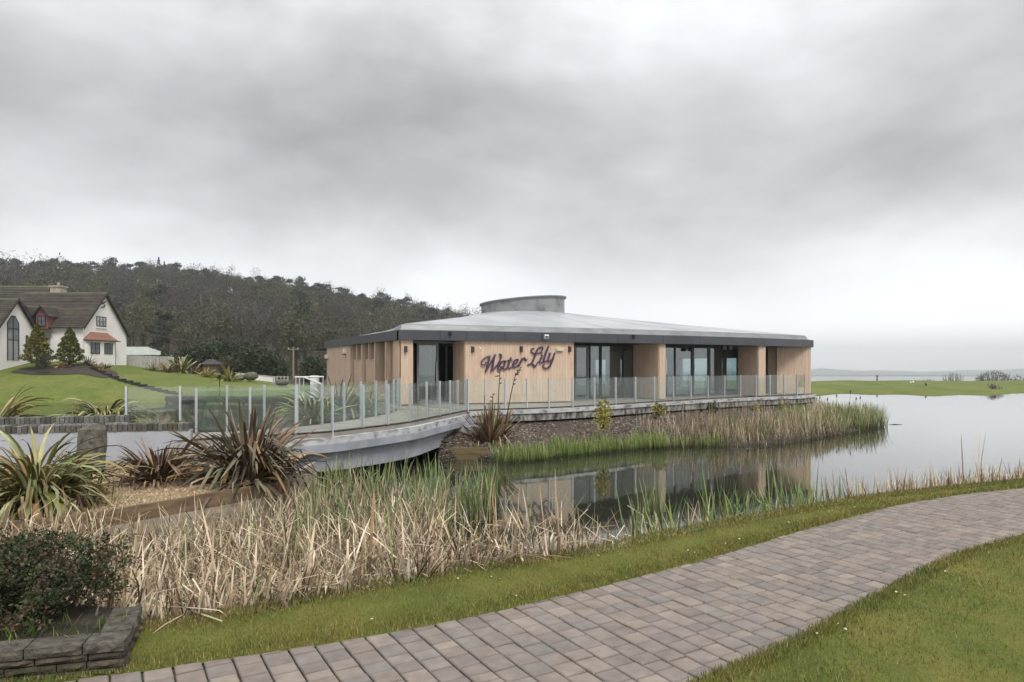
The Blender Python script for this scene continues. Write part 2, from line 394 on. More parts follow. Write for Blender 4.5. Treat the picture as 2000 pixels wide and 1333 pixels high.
tag(link('hills', np_mesh('hills', verts, faces, None, M['farhill'], True)), 'low hills lost in haze across the water', kind='structure')

# ================================================================== PATH AND NEAR LAWN
edge_px = [(-420,1290),(-150,1262),(60,1245),(270,1232),(380,1221),(500,1199),(640,1166),(760,1146),(900,1117),(1020,1100),(1120,1087),(1240,1064),(1330,1041),(1430,1022),(1560,1000),(1700,975),(1850,957),(2000,942),(2250,920),(2700,892)]
out_px = [(-500,1440),(-200,1382),(0,1348),(140,1326),(265,1311),(400,1291),(580,1266),(700,1245),(800,1227),(905,1209),(1000,1187),(1068,1170),(1146,1152),(1245,1126),(1320,1108),(1405,1085),(1521,1049),(1642,1015),(1763,984),(1884,965),(2000,953),(2250,930),(2700,900)]
in_px = [(700,1640),(1000,1500),(1200,1405),(1345,1337),(1400,1309),(1445,1291),(1521,1261),(1581,1230),(1627,1205),(1672,1179),(1717,1156),(1778,1123),(1838,1092),(1899,1071),(2000,1046),(2250,1003),(2700,962)]
edge = smooth_line([gp(*p) for p in edge_px], 90); pout = smooth_line([gp(*p) for p in out_px], 90, 1); pin = smooth_line([gp(*p) for p in in_px], 80, 1)
wig = rng.normal(0, 1, 90); wig = np.convolve(wig, np.ones(3)/3, 'same') * .012

lawn = tag(empty('lawn', (0, 0, 0)), 'mown lawn either side of the paved path', kind='structure')
def strip_mesh(name, lines, mat, parent=None):
    n = len(lines[0]); v = np.concatenate(lines); k = len(lines); idx = np.arange(k*n).reshape(k, n)
    f = np.stack([idx[:-1,:-1], idx[:-1,1:], idx[1:,1:], idx[1:,:-1]], -1).reshape(-1, 4)
    return link(name, np_mesh(name, v, f, None, mat, True), parent)
def add_z(p, z): return np.c_[p, np.full(len(p), z) if np.isscalar(z) else z]
en = np.gradient(edge, axis=0); en = np.stack([-en[:,1], en[:,0]], 1); en /= np.linalg.norm(en, axis=1)[:, None]
BANK_T = [0, .07, .18, .5, 1.1, 2.0, 4.0]; BANK_Z = [-.005, -.03, -.12, -.42, -.95, -1.5, -2.0]
def bank_z(t): return np.interp(t, BANK_T, BANK_Z)
mid = [lerp(resample(pout, 90), edge, k) for k in (0, .25, .5, .75, .95)]
lines = [add_z(m_, [-.012, .012, .02, .016, .004][i]) for i, m_ in enumerate(mid)] + [add_z(edge + en*t, z) for t, z in zip(BANK_T[:3], BANK_Z[:3])]
strip_mesh('lawn_strip', lines, M['turf'], lawn)
strip_mesh('muddy_bank', [add_z(edge + en*t, z) for t, z in zip(BANK_T[2:], BANK_Z[2:])], M['soil'], lawn)
inner = [pin + np.array([o*.9, -o*.8]) for o in (0, .15, .6, 2, 6, 14)]
strip_mesh('lawn_inner', [add_z(q, z) for q, z in zip(inner, (-.012, .008, .015, .015, .01, 0))][::-1], M['turf'], lawn)

# ---- block paved path
path = tag(empty('path', (0, 0, 0)), 'block paved path in mixed brown and grey tones', kind='structure')
a = resample(pout, 80); b_ = pin
v = np.concatenate([add_z(a, -.022), add_z(b_, -.022)]); idx = np.arange(160).reshape(2, 80)
f = np.stack([idx[0,:-1], idx[1,:-1], idx[1,1:], idx[0,1:]], -1)
link('path_bed', np_mesh('path_bed', v, f, None, M['joint']), path)

def nearest_seg(line, p):
    d = np.linalg.norm(line - p, axis=1); i = int(d.argmin())
    best = None
    for k in (i-1, i):
        if 0 <= k < len(line)-1:
            a, b = line[k], line[k+1]; ab = b - a; t = np.clip(np.dot(p-a, ab)/np.dot(ab, ab), 0, 1); dd = np.linalg.norm(p - a - ab*t)
            if best is None or dd < best[0]: best = (dd, a, b)
    return best
def clip_half(poly, a, b, sign):
    out = []; ab = b - a; nrm = np.array([-ab[1], ab[0]])*sign
    for i in range(len(poly)):
        p, q = poly[i], poly[(i+1) % len(poly)]; dp, dq = np.dot(p-a, nrm), np.dot(q-a, nrm)
        if dp >= 0: out.append(p)
        if dp*dq < 0: out.append(p + (q-p)*(dp/(dp-dq)))
    return out
PA = R(30.5); SC = .70; ep = np.array([math.cos(PA), math.sin(PA)]); eq = np.array([-math.sin(PA), math.cos(PA)])
tones = [((.232,.192,.166), 6), ((.220,.184,.161), 6), ((.202,.172,.153), 5), ((.246,.205,.174), 3), ((.204,.180,.164), 4), ((.184,.160,.144), 2), ((.256,.214,.178), 2), ((.180,.164,.153), 1)]
tl = [c for c, w in tones for _ in range(w)]
pavers = []
W = .206*SC
for i in range(-42, 118):
    q = -6.0 + random.random()*.2
    while q < 6.5:
        L = SC*random.choice((.132, .165, .165, .206, .206, .206, .245))
        c0 = ep*(i*W) + eq*q
        quad = [c0, c0 + ep*W, c0 + ep*W + eq*L, c0 + eq*L]; q += L
        cen = sum(quad)/4
        if cen[1] < 1.6 or cen[1] > 15.5 or cen[0] < -5.2 or cen[0] > 16.5: continue
        if min(np.linalg.norm(pout - cen, axis=1).min(), 9) > 5: continue
        pl = quad; ok = True
        for line, sign in ((pout, -1), (pin, 1)):
            bs_ = nearest_seg(line, cen); pl = clip_half(pl, bs_[1], bs_[2], sign)
            if len(pl) < 3: ok = False; break
        if not ok: continue
        pl = np.array(pl); x_, y_ = pl[:,0], pl[:,1]
        area = abs(np.dot(x_, np.roll(y_, -1)) - np.dot(y_, np.roll(x_, -1)))/2
        if area < .0013: continue
        pavers.append((np.linalg.norm(pl.mean(0)), pl))
pavers.sort(key=lambda t: t[0])
def paver_geo(mb, pl):
    c = pl.mean(0); n = len(pl); dz = random.gauss(0, .0016)
    t1, t2 = random.gauss(0, .006), random.gauss(0, .006)
    base = (np.array(random.choice(tl))*.8 + np.array((.212,.184,.160))*.2)*random.uniform(.90, 1.09); colr = tuple(base)
    g = []
    for k in range(n):                                   # shrink for the joint, then again for the worn edge
        d = pl[k]-c; L = np.linalg.norm(d); g.append((d/L, L))
    j = random.uniform(.0034, .0056)
    rings = []
    for sh_, z in ((j, -.05), (j, -.009), (j+.0035, -.003), (j+.010, 0.0)):
        rings.append([(c[0]+u[0]*max(L-sh_*1.4, .005), c[1]+u[1]*max(L-sh_*1.4, .005), z+dz+(u[0]*t1+u[1]*t2)*L) for u, L in g])
    a2 = sum(pl[k][0]*pl[(k+1)%n][1]-pl[(k+1)%n][0]*pl[k][1] for k in range(n))
    order = list(range(n)) if a2 > 0 else list(range(n-1, -1, -1))
    i0 = len(mb.v)
    for r in rings: mb.v += [r[k] for k in order]
    for r in range(3):
        for k in range(n):
            m_ = (k+1) % n; mb.f.append((i0+r*n+k, i0+r*n+m_, i0+(r+1)*n+m_, i0+(r+1)*n+k)); mb.c.append(colr)
    mb.f.append(tuple(i0+3*n+k for k in range(n))); mb.c.append(colr)
rest = MB(); cnt = 0
for d, pl in pavers:
    c = pl.mean(0); u = 1000 + F*c[0]/c[1]; w = HY + F*EYE/c[1]
    if -40 < u < 2040 and w < 1350 and cnt < 300:
        mb = MB(); paver_geo(mb, pl); mb.build('paver', M['paver'], path); cnt += 1
    else: paver_geo(rest, pl)
tag(rest.build('pavers_far', M['paver'], path), kind='stuff')

# ---- grass blades on the near lawn
def patch(p, s): return np.array([mnoise.noise(V((a*s, b*s, 3.1))) for a, b in p])
def blades(pts, h, w, colr, lean=.5, z=None):
    n = len(pts); ang = rng.uniform(0, 2*np.pi, n); d = np.stack([np.cos(ang), np.sin(ang)], 1)
    la = rng.uniform(0, 2*np.pi, n); ld = np.stack([np.cos(la), np.sin(la)], 1)*(rng.uniform(0, lean, n)*h)[:, None]
    z0 = np.zeros(n) if z is None else z
    a = np.c_[pts - d*w[:, None]/2, z0 - .005]; b = np.c_[pts + d*w[:, None]/2, z0 - .005]; t = np.c_[pts + ld, z0 + h]
    v = np.stack([a, b, t], 1).reshape(-1, 3); f = np.arange(3*n).reshape(n, 3)
    return v, f, colr
def turf_cols(p):
    a = patch(p, 1.5) + .5*patch(p, 5); n = len(p); a = a + .6*patch(p, 16); t = np.clip(.60 + a*.85 + rng.normal(0, .22, n), 0, 1)[:, None]
    t = np.clip(t + .55*np.clip(patch(p + 7.3, .55), -.5, .6)[:, None], 0, 1); g = np.array([.092,.132,.028]); y = np.array([.195,.168,.045]); s = np.array([.26,.22,.10])
    c = g*(1-t) + y*t; k = rng.random(n) < .16 + .25*(patch(p, 9) > .22); c[k] = s*rng.uniform(.6, 1.15, (k.sum(), 1))
    return c*rng.uniform(.58, 1.72, n)[:, None]
def inside_band(a_line, b_line, n, u0, u1):
    A = resample(a_line, 200); B = resample(b_line, 200); i = rng.uniform(u0, u1, n)*198; k = i.astype(int); fr = (i-k)[:, None]
    pa = A[k]*(1-fr) + A[k+1]*fr; pb = B[k]*(1-fr) + B[k+1]*fr; t = rng.random(n)[:, None]
    return pa*(1-t) + pb*t
po90 = resample(pout, 90)
cand = inside_band(po90 - (edge-po90)*.03, edge + en*.16, 150000, .02, .80)
dist = np.linalg.norm(cand, axis=1); keep = rng.random(len(cand)) < np.clip(5.2/dist, .12, 1)**1.5
s1 = cand[keep]
cand = np.concatenate([inside_band(pin + np.array([-.012, .010]), pin + np.array([5.0, -4.4]), 340000, .05, .96), inside_band(pin, pin + np.array([.10, -.09]), 12000, .05, .9)])
u = 1000 + F*cand[:,0]/np.maximum(cand[:,1], .5); w_ = HY + F*EYE/np.maximum(cand[:,1], .5)
cand = cand[(u < 3000) & (w_ < 1600) & (u > 900)]
dist = np.linalg.norm(cand, axis=1); keep = rng.random(len(cand)) < np.clip(5.0/dist, .12, 1)**1.4
s2 = cand[keep]
pts = np.concatenate([s1, s2]); n = len(pts)
dl = np.linalg.norm(pts, axis=1); h = rng.uniform(.009, .033, n)*(1 + .5*np.clip(patch(pts, 3.0), -1, 1)); wd = rng.uniform(.003, .0065, n)*np.clip(dl/5, 1, 2)
zz = np.full(n, .010)
v, f, c = blades(pts, h, wd, turf_cols(pts), .8, zz)
tag(link('grass', np_mesh('grass', v, f, c, M['grass'])), 'short mown grass blades of the near lawn', kind='stuff')

# ---- daisies
mb = MB()
for k in range(7):
    an = 2*math.pi*k/7; mb.face([(0, 0, .03), (.011*math.cos(an-.3), .011*math.sin(an-.3), .032), (.013*math.cos(an), .013*math.sin(an), .032), (.011*math.cos(an+.3), .011*math.sin(an+.3), .032)], (.8,.8,.78))
mb.sphere((0, 0, .031), .0045, 6, 4, (.75,.5,.05)); mb.tube([(0, 0, 0), (0, 0, .03)], .0012, 4, (.08,.12,.03))
dme = mb.mesh('daisy', M['leaf'])
daisy_px = [(958,1134),(976,1140),(1169,1092),(1209,1085),(1211,1087),(1059,1123),(1254,1108),(1344,1082),(1357,1084),(1417,1067),(1444,1059),(1513,1033),(1539,1026),(1550,1022),(1545,1027),(1620,1004),(1624,1002),(1640,999),(1670,996),(1688,989),(1705,991),(1709,988),(1762,975),(1880,958),(1930,957),(1848,1123),(1889,1105),(1750,1164),(1768,1171),(1640,1227),(1649,1238),(1597,1245),(1974,1060),(1850,1125),(549,1203),(725,1219),(845,1216),(893,1137),(1010,1170),(1520,1040)]
for a, b in daisy_px:
    g = gp(a, b); o = link('daisy', dme); o.location = (g[0], g[1], .01); sc_ = random.uniform(.4, .75); o.scale = (sc_,)*3; o.rotation_euler = (random.uniform(-.4,.4), random.uniform(-.4,.4), random.random()*6)
    tag(o, 'tiny white daisy flower in the short lawn by the path', 'daisy', 'daisies in the lawn')

# ================================================================== PAVILION
A0 = np.array([-4.45, 27.0]); es = np.array([.891, .454]); en_ = np.array([-.454, .891]); LF = 23.35
def bul(s): return 1.0*4*(s/LF)*(1 - s/LF)
def front(s, n=0.0):                                    # point on the bowed front line, n metres further in
    return A0 + es*s + en_*(n - bul(s))
def chord(s, n): return A0 + es*s + en_*n
def s_at(x, fn):
    lo, hi = -2.0, 26.0
    for _ in range(50):
        m = (lo+hi)/2; p = fn(m)
        if 1000 + F*p[0]/p[1] < x: lo = m
        else: hi = m
    return (lo+hi)/2
def sf(x): return s_at(x, lambda s: front(s))
def sg(x, n): return s_at(x, lambda s: chord(s, n))
def P3(p, z): return V((p[0], p[1], z))

pav = thing('pavilion', 'low timber clad pavilion with dark fascia and shallow metal roof standing over the pond', 'building', (A0[0], A0[1], 0))
bpy.context.view_layer.update()
PINV = Matrix.Translation((-A0[0], -A0[1], 0))
def pbuild(mb, name, mat, parent=None, smooth=False, kind=None, label=None):
    """world-space geometry -> child of the pavilion"""
    mb.v = [(x - A0[0], y - A0[1], z) for x, y, z in mb.v]
    o = mb.build(name, mat, parent or pav, smooth)
    if kind: o['kind'] = kind
    if label: o['label'] = label
    return o
def woodcol(k=1.0):
    t = random.random(); c = np.array([.575,.42,.305])*(1-t) + np.array([.61,.46,.34])*t
    return tuple(c*random.uniform(.965, 1.03)*k)
FB, FT, BT = 2.60, 2.985, 3.24                           # fascia bottom, fascia top, roof edge top
def clad(mb, p0, p1, z0, z1, nrm=None, bw=.14, k=1.0):
    """vertical boards with recessed joints from p0 to p1, standing proud of a backing"""
    p0, p1 = np.array(p0, float), np.array(p1, float); d = p1-p0; L = np.linalg.norm(d); d = d/L
    if nrm is None: nrm = np.array([d[1], -d[0]])
    n = max(1, round(L/bw)); w = L/n
    mb.obox(P3(p0 - nrm*.05, z0+.002), (d[0]*L, d[1]*L, 0), (nrm[0]*.055, nrm[1]*.055, 0), (0, 0, z1-z0-.004), (.26,.18,.12))
    for i in range(n):
        t = .022 + random.uniform(-.002, .002)
        q = p0 + d*(i*w + .002)
        mb.obox(P3(q + nrm*.0052, z0), (d[0]*(w-.004), d[1]*(w-.004), 0), (nrm[0]*t, nrm[1]*t, 0), (0, 0, z1-z0), woodcol(k))
def fin(s, dep, th, z0=.05, z1=FB, name='wall_fin', label=None, n_in=None):
    """a timber clad fin wall from the front line inwards"""
    p = front(s); q = p + es*th
    mb = MB()
    i_p = p + en_*dep; i_q = q + en_*dep
    clad(mb, i_p, p, z0, z1, -es); clad(mb, p + es*.003, q - es*.003, z0, z1, -en_, bw=th/2); clad(mb, q, i_q, z0, z1, es)
    return pbuild(mb, name, M['wood'], label=label)

# --- pillar by the entrance (front corner), sign wall, fins
s_p = sf(805.5); s_w0, s_w1 = sf(908.5), sf(1120)
mb = MB(); clad(mb, front(.05), front(s_p), .05, FB, -en_); clad(mb, front(s_p), front(s_p) + en_*1.1, .05, FB, es); pbuild(mb, 'pillar', M['wood'])
mb = MB(); N = 6
for i in range(N):
    a, b = front(lerp(s_w0, s_w1, i/N)), front(lerp(s_w0, s_w1, (i+1)/N)); clad(mb, a, b, .05, FB)
clad(mb, front(s_w0) + en_*1.25, front(s_w0) + en_*.002, .05, FB, -es); clad(mb, front(s_w1) + en_*.002, front(s_w1) + en_*1.9, .05, FB, es)
pbuild(mb, 'sign_wall', M['wood'])
s_f1 = sf(1287); fin(s_f1, 1.92, sf(1299)-s_f1)
s_f2 = sf(1481); fin(s_f2, 1.35, sf(1493)-s_f2)
s_f3 = sf(1516.5)
# corner wall at the far right: long clad face and rounded end
mb = MB(); e0 = chord(sg(1517, .75), .75); e1 = front(LF - .12, -.05)
clad(mb, e0, e1, .05, FB, -en_*.8 - es*.6)
clad(mb, e1, e1 + es*.28 + en_*.1, .05, FB, -en_, bw=.1)
pbuild(mb, 'corner_wall', M['wood'])
mb = MB(); w0 = chord(sg(1500, 1.5), 1.5); w1 = chord(sg(1514.5, 1.5), 1.5); clad(mb, w0, w1, .05, FB, -en_); pbuild(mb, 'wall_panel', M['wood'])

# --- floor, ceiling, rear and right walls, with real window openings
NB = 21.0                                               # rear wall
mb = MB(); mb.prism([tuple(chord(.2, .3)), tuple(chord(LF-.6, .3)), tuple(chord(LF-.6, NB)), tuple(chord(.2, NB))], .004, .03); pbuild(mb, 'floor', M['interior'])
mb = MB(); outl = [front(s, .02) for s in np.linspace(0.02, LF-.02, 30)]
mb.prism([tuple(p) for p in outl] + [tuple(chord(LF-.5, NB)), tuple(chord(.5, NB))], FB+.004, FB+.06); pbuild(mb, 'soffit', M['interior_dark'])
def pierced(mb, a, b, openings, z0, z1, th=.2):
    """wall from a to b with rectangular openings (u0,u1,v0,v1)"""
    a, b = np.array(a), np.array(b); d = (b-a); L = np.linalg.norm(d); d /= L; nn = np.array([d[1], -d[0]])
    us = sorted({0, L, *[o for q in openings for o in q[:2]]}); 
    for u0, u1 in zip(us[:-1], us[1:]):
        um = (u0+u1)/2; ops = [q for q in openings if q[0] <= um <= q[1]]
        spans = [(z0, z1)] if not ops else [(z0, ops[0][2]), (ops[0][3], z1)]
        for s0, s1 in spans:
            if s1-s0 > .01: mb.obox(P3(a + d*u0, s0), (*(d*(u1-u0)), 0), (*(nn*th), 0), (0, 0, s1-s0))
    return d, nn, L
rear_ops = [(.8, 3.4, .25, 2.0), (4.2, 5.6, .25, 2.0), (6.4, 9.0, .25, 2.0), (9.8, 11.4, .1, 2.0), (12.2, 14.8, .25, 2.0)]
mb = MB(); pierced(mb, chord(5.6, NB), chord(LF-.7, NB), rear_ops, .03, FB); pbuild(mb, 'rear_wall', M['interior'])
side_ops = [(1.6, 4.4, .1, 2.1), (5.4, 8.2, .1, 2.1), (9.6, 13.0, .1, 2.1), (14.6, 18.6, .1, 2.1)]
mb = MB(); pierced(mb, chord(LF-.7, 1.5), chord(LF-.7, NB-.2), side_ops, .03, FB); pbuild(mb, 'side_wall', M['interior'])
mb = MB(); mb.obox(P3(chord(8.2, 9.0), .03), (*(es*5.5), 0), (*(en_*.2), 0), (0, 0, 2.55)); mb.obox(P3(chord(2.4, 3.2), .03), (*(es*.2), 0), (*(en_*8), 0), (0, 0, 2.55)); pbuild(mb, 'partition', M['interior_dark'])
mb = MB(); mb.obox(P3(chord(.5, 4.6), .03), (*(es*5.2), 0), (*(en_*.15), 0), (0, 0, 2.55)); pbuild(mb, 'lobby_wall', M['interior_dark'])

# --- glazing
def glazed(p0, p1, z0, z1, mull, fr=.06, frame='frame', trans=(), pane=True, dep=.09, name='window'):
    """framed glazing from p0 to p1; mull: fractions of mullions; trans: heights of transoms (lo, hi, z)"""
    p0, p1 = np.array(p0), np.array(p1); d = p1-p0; L = np.linalg.norm(d); d = d/L; nn = np.array([d[1], -d[0]])
    mb = MB()
    def bar(u0, u1, a, b, dd=dep): mb.obox(P3(p0 + d*u0 - nn*dd/2, a), (*(d*(u1-u0)), 0), (*(nn*dd), 0), (0, 0, b-a))
    bar(0, L, z0, z0+fr); bar(0, L, z1-fr, z1)
    cuts = [0] + [m_*L for m_ in mull] + [L]
    for i, cpos in enumerate(cuts):
        u0 = 0 if i == 0 else (L-fr if i == len(cuts)-1 else cpos-fr/2); bar(u0, u0+fr, z0+fr+.001, z1-fr-.001, dep*.98)
    for lo, hi, z in trans: bar(lo*L+fr, hi*L-fr, z, z+fr*.8, dep*.94)
    w = pbuild(mb, name, M[frame])
    if pane:
        for i in range(len(cuts)-1):
            g = MB(); u0, u1 = cuts[i]+fr*.6, cuts[i+1]-fr*.6
            g.obox(P3(p0 + d*u0 - nn*.005, z0+fr*.6), (*(d*(u1-u0)), 0), (*(nn*.010), 0), (0, 0, z1-z0-fr*1.2))
            g.v = [(x-A0[0], y-A0[1], z) for x, y, z in g.v]; g.build('pane', M['pane'], w)
    return w
GN = .95
# entrance: fixed leaf, open doorway, side light
glazed(chord(sg(814, .75), .75), chord(sg(856, .75), .75), .04, 2.52, [], .09, 'frame_grey', name='door')
mb = MB(); q0, q1 = chord(sg(808, .70), .70), chord(sg(892, .70), .70); dd_ = (q1-q0)
mb.obox(P3(q0, 2.522), (*dd_, 0), (*(en_*.16), 0), (0, 0, .075)); pbuild(mb, 'door_head', M['frame_grey'])
# the open leaf, swung inwards
h0 = chord(sg(888.5, .75), .75); glazed(h0 + en_*.02, h0 + en_*.98 - es*.02, .04, 2.5, [], .08, 'frame_grey', name='door')
mb = MB(); hd = chord(sg(853, .66), .66); mb.tube([P3(hd, .75), P3(hd, 1.75)], .016, 8); pbuild(mb, 'door_handle', M['steel'])
# sign-side glazing
glazed(chord(sg(1122, GN), GN), chord(sg(1149, GN), GN), .04, 2.52, [], .09, 'frame_grey', trans=((0, 1, .98),), name='door')
glazed(chord(sg(1151, GN), GN), chord(sg(1172, GN), GN), .04, 2.55, [], .05, name='window')
glazed(chord(sg(1173, GN), GN), chord(sg(1238, GN), GN), .04, 2.55, [.66], .05, name='window')
glazed(chord(sg(1283, GN), GN), chord(sg(1352, GN), GN), .04, 2.55, [.50], .07, name='window')
glazed(chord(sg(1352.5, GN), GN), chord(sg(1384, GN), GN), .04, 2.55, [], .07, name='door')
glazed(chord(sg(1384.5, GN), GN), chord(sg(1416, GN), GN), .04, 2.55, [], .07, name='window')
glazed(chord(sg(1416.5, GN), GN), chord(sg(1462, GN), GN), .04, 2.55, [], .06, name='window')
for u0, u1, v0, v1 in rear_ops:
    glazed(chord(5.6+u0, NB+.1), chord(5.6+u1, NB+.1), v0, v1, [], .06, name='window')
for u0, u1, v0, v1 in side_ops:
    glazed(chord(LF-.78, 1.5+u0), chord(LF-.78, 1.5+u1), v0, v1, [.5], .06, name='window')
# hanging screen behind the glass
for xa, xb, nn_, z0_, z1_ in ((1184, 1212, 3.6, .55, 2.35), (1215, 1236, 3.9, .03, 2.45)):
    mb = MB(); a, b = chord(sg(xa, nn_), nn_), chord(sg(xb, nn_), nn_); mb.obox(P3(a, z0_), (*(b-a), 0), (*(en_*.05), 0), (0, 0, z1_-z0_)); pbuild(mb, 'interior_screen', M['interior'])

# --- left side: rounded wall, clerestory panels, fins (going back from the front corner)
def left(n, o=0.0): return A0 + en_*n - es*o           # o: outwards
def nl(x, o=0.0):
    lo, hi = -.5, 22
    for _ in range(40):
        m = (lo+hi)/2; p = left(m, o)
        if 1000 + F*p[0]/p[1] > x: lo = m
        else: hi = m
    return (lo+hi)/2
mb = MB(); clad(mb, left(nl(769)), left(.02), .05, FB, -es); pbuild(mb, 'wall_panel', M['wood'])
mb = MB(); clad(mb, left(nl(756), -.25), left(nl(767.5), -.25), .05, FB, -es); clad(mb, left(nl(768), -.25), left(nl(768)), .05, FB, -en_); pbuild(mb, 'wall_panel', M['wood'])
for xx in (755, 733.5, 708): 
    mb = MB(); n0 = nl(xx); clad(mb, left(n0, -.6), left(n0), .05, FB, -en_, bw=.2); clad(mb, left(n0+.16, 0), left(n0, 0), .05, FB, -es, bw=.08); pbuild(mb, 'wall_fin', M['wood'])
n0, n1 = nl(754), nl(735)
glazed(left(n1, -.55), left(n0, -.55), .05, FB-.02, [.5], .06, name='window')
mb = MB(); clad(mb, left(nl(736), -.02), left(nl(736), -.58), .05, FB, en_ * -1); pbuild(mb, 'wall_panel', M['wood'])
for xa, xb in ((732, 709.5), (707, 687)):
    na, nb_ = nl(xa), nl(xb)
    mb = MB(); clad(mb, left(nb_, -.15), left(na, -.15), .05, 1.82, -es, k=.97); pbuild(mb, 'wall_panel', M['wood'])
    mb = MB(); mb.obox(P3(left(nb_, -.10), 1.822), (*((left(na)-left(nb_))), 0), (*(es*.12), 0), (0, 0, .05), woodcol()); pbuild(mb, 'sill', M['wood'])
    glazed(left(nb_, -.35), left(na, -.35), 1.875, FB-.02, [.5], .05, name='window')
    for k in (.0, .5):
        m_ = lerp(nb_, na, k); mb = MB(); clad(mb, left(m_, -.32), left(m_, -.02), 1.875, FB, -en_, bw=.1) if k else None
        if k: clad(mb, left(m_+.1, -.02), left(m_, -.02), 1.875, FB, -es, bw=.1); pbuild(mb, 'wall_fin', M['wood'])
mb = MB(); na = nl(685); pts = [left(na, -.3), left(na+.05, -.02)] + [left(na + t*(13.2-na), .02) for t in (.25, .5, .75, 1)]
cen = left(13.2, -2.2)
for k in range(1, 7):
    an = k/6*R(90); pts.append(cen + (-es*math.cos(an) + en_*math.sin(an))*2.2)
for a, b in zip(pts[:-1], pts[1:]): clad(mb, b, a, .05, FB)
pbuild(mb, 'rounded_wall', M['wood'])
mb = MB(); mb.obox(P3(left(.8, -.8), .05), (*(en_*12), 0), (*(es*.1), 0), (0, 0, 2.5)); pbuild(mb, 'inner_lining', M['interior_dark'])

# --- fascia: separate dark panels along the front line, left side and round the corner
def ring_panel(poly, z0, z1, mat, name, off=.0, th=.06):
    mb = MB()
    for a, b in zip(poly[:-1], poly[1:]):
        d = b-a; L = np.linalg.norm(d); d = d/L; nn = np.array([d[1], -d[0]])
        mb.obox(P3(a + nn*off, z0), (*(d*L), 0), (*(nn*th), 0), (0, 0, z1-z0))
    return pbuild(mb, name, M[mat])
jx = [782, 858, 909.5, 984, 1055, 1120.5, 1203, 1291, 1362, 1426, 1488, 1545]
js = [-.06] + [sf(x) for x in jx[1:]] + [LF]
for a, b in zip(js[:-1], js[1:]):
    ring_panel([front(s) for s in np.linspace(a+.006, b-.006, 4)], FB, FT, 'fascia', 'fascia_panel', .10)
mb = MB(); cc = front(LF, .35)
rp = [front(LF) - en_*.10]
for k in range(0, 7): an = k/6*R(95); rp.append(cc + (-en_*math.cos(an) + es*math.sin(an))*.45)
rp += [chord(LF+.45, n) for n in (3, 8, 14, 19)]
ring_panel(rp, FB, FT, 'fascia', 'fascia_panel', 0)
lp = [left(n) for n in (.02, 3.6, 7.2, 10.4, 13.2)]; lpp = list(lp)
for k in range(1, 9): an = k/8*R(95); lpp.append(cen + (-es*math.cos(an) + en_*math.sin(an))*2.2)
lpp += [chord(3.6, 17.0), chord(7.5, NB+.5), chord(16, NB+.5)]
for a, b in zip(lpp[:-1], lpp[1:]): 
    ring_panel([b, a], FB, FT, 'fascia', 'fascia_panel', .10)

# --- roof: edge band, then shallow cone up to the drum
rear = [chord(LF+.3, NB-2), chord(LF-2, NB+.3), chord(12, NB+.4), chord(6.5, NB), chord(3.4, 17.8), left(15.3, -1.8), left(13.2, -.05)]
outline = [front(s, -.06) for s in np.linspace(-.02, LF, 40)] + [chord(LF+.30, n) for n in (1, 4, 9, 14)] + rear + [left(n, .05) for n in (10.4, 7.2, 3.6, 1.2)]
outline = np.array(outline); C0 = chord(11.67, 11.6)
def inset(t): return outline + (C0 - outline)/np.linalg.norm(C0-outline, axis=1)[:, None]*t
mb = MB(); n = len(outline); o1, o2, o3 = inset(.0), inset(.10), inset(.42)
prof_ = [(o1, FT+.004), (o1, FT+.03), (o2, FT+.04), (inset(.22), BT-.02), (inset(.24), BT), (o3, BT+.012)]
i0 = 0
lowside = np.r_[np.ones(44), np.linspace(1, .2, n-44-4), np.array([.15, .15, .2, .5])]
for p, z in prof_: mb.v += [(q[0], q[1], FT + (z-FT)*l_) for q, l_ in zip(p, lowside)]
for r in range(len(prof_)-1):
    for k in range(n): m_ = (k+1) % n; mb.f.append((r*n+k, r*n+m_, (r+1)*n+m_, (r+1)*n+k)); mb.c.append(None)
pbuild(mb, 'roof_edge', M['band'])
RD, ZD = 2.62, 4.80
ang = np.arctan2(outline[:,1]-C0[1], outline[:,0]-C0[0]); ringp = C0 + RD*np.stack([np.cos(ang), np.sin(ang)], 1)
mb = MB(); K = 10
for k in range(K+1):
    t = k/K; p = inset(.40)*(1-t) + ringp*t; z = lerp(BT+.016, ZD, t) - .02*math.sin(math.pi*t)
    mb.v += [(q[0], q[1], z - (1-t)*(1-l_)*(BT-FT)*.95) for q, l_ in zip(p, lowside)]
for r in range(K):
    for k in range(n): m_ = (k+1) % n; mb.f.append((r*n+k, r*n+m_, (r+1)*n+m_, (r+1)*n+k)); mb.c.append(None)
roof = pbuild(mb, 'roof', M['roof'], smooth=True)
# raised standing seams running down the cone
for k in range(0, n, 8):
    mb = MB(); pts = []
    for j in range(K+1):
        t = j/K; p = inset(.40)[k]*(1-t) + ringp[k]*t; pts.append((p[0], p[1], lerp(BT+.016, ZD, t) - .02*math.sin(math.pi*t) + .006 - (1-t)*(1-lowside[k])*(BT-FT)*.95))
    mb.tube(pts, .009, 4); mb.v = [(x-A0[0], y-A0[1], z) for x, y, z in mb.v]; mb.build('roof_seam', M['roof'], roof)
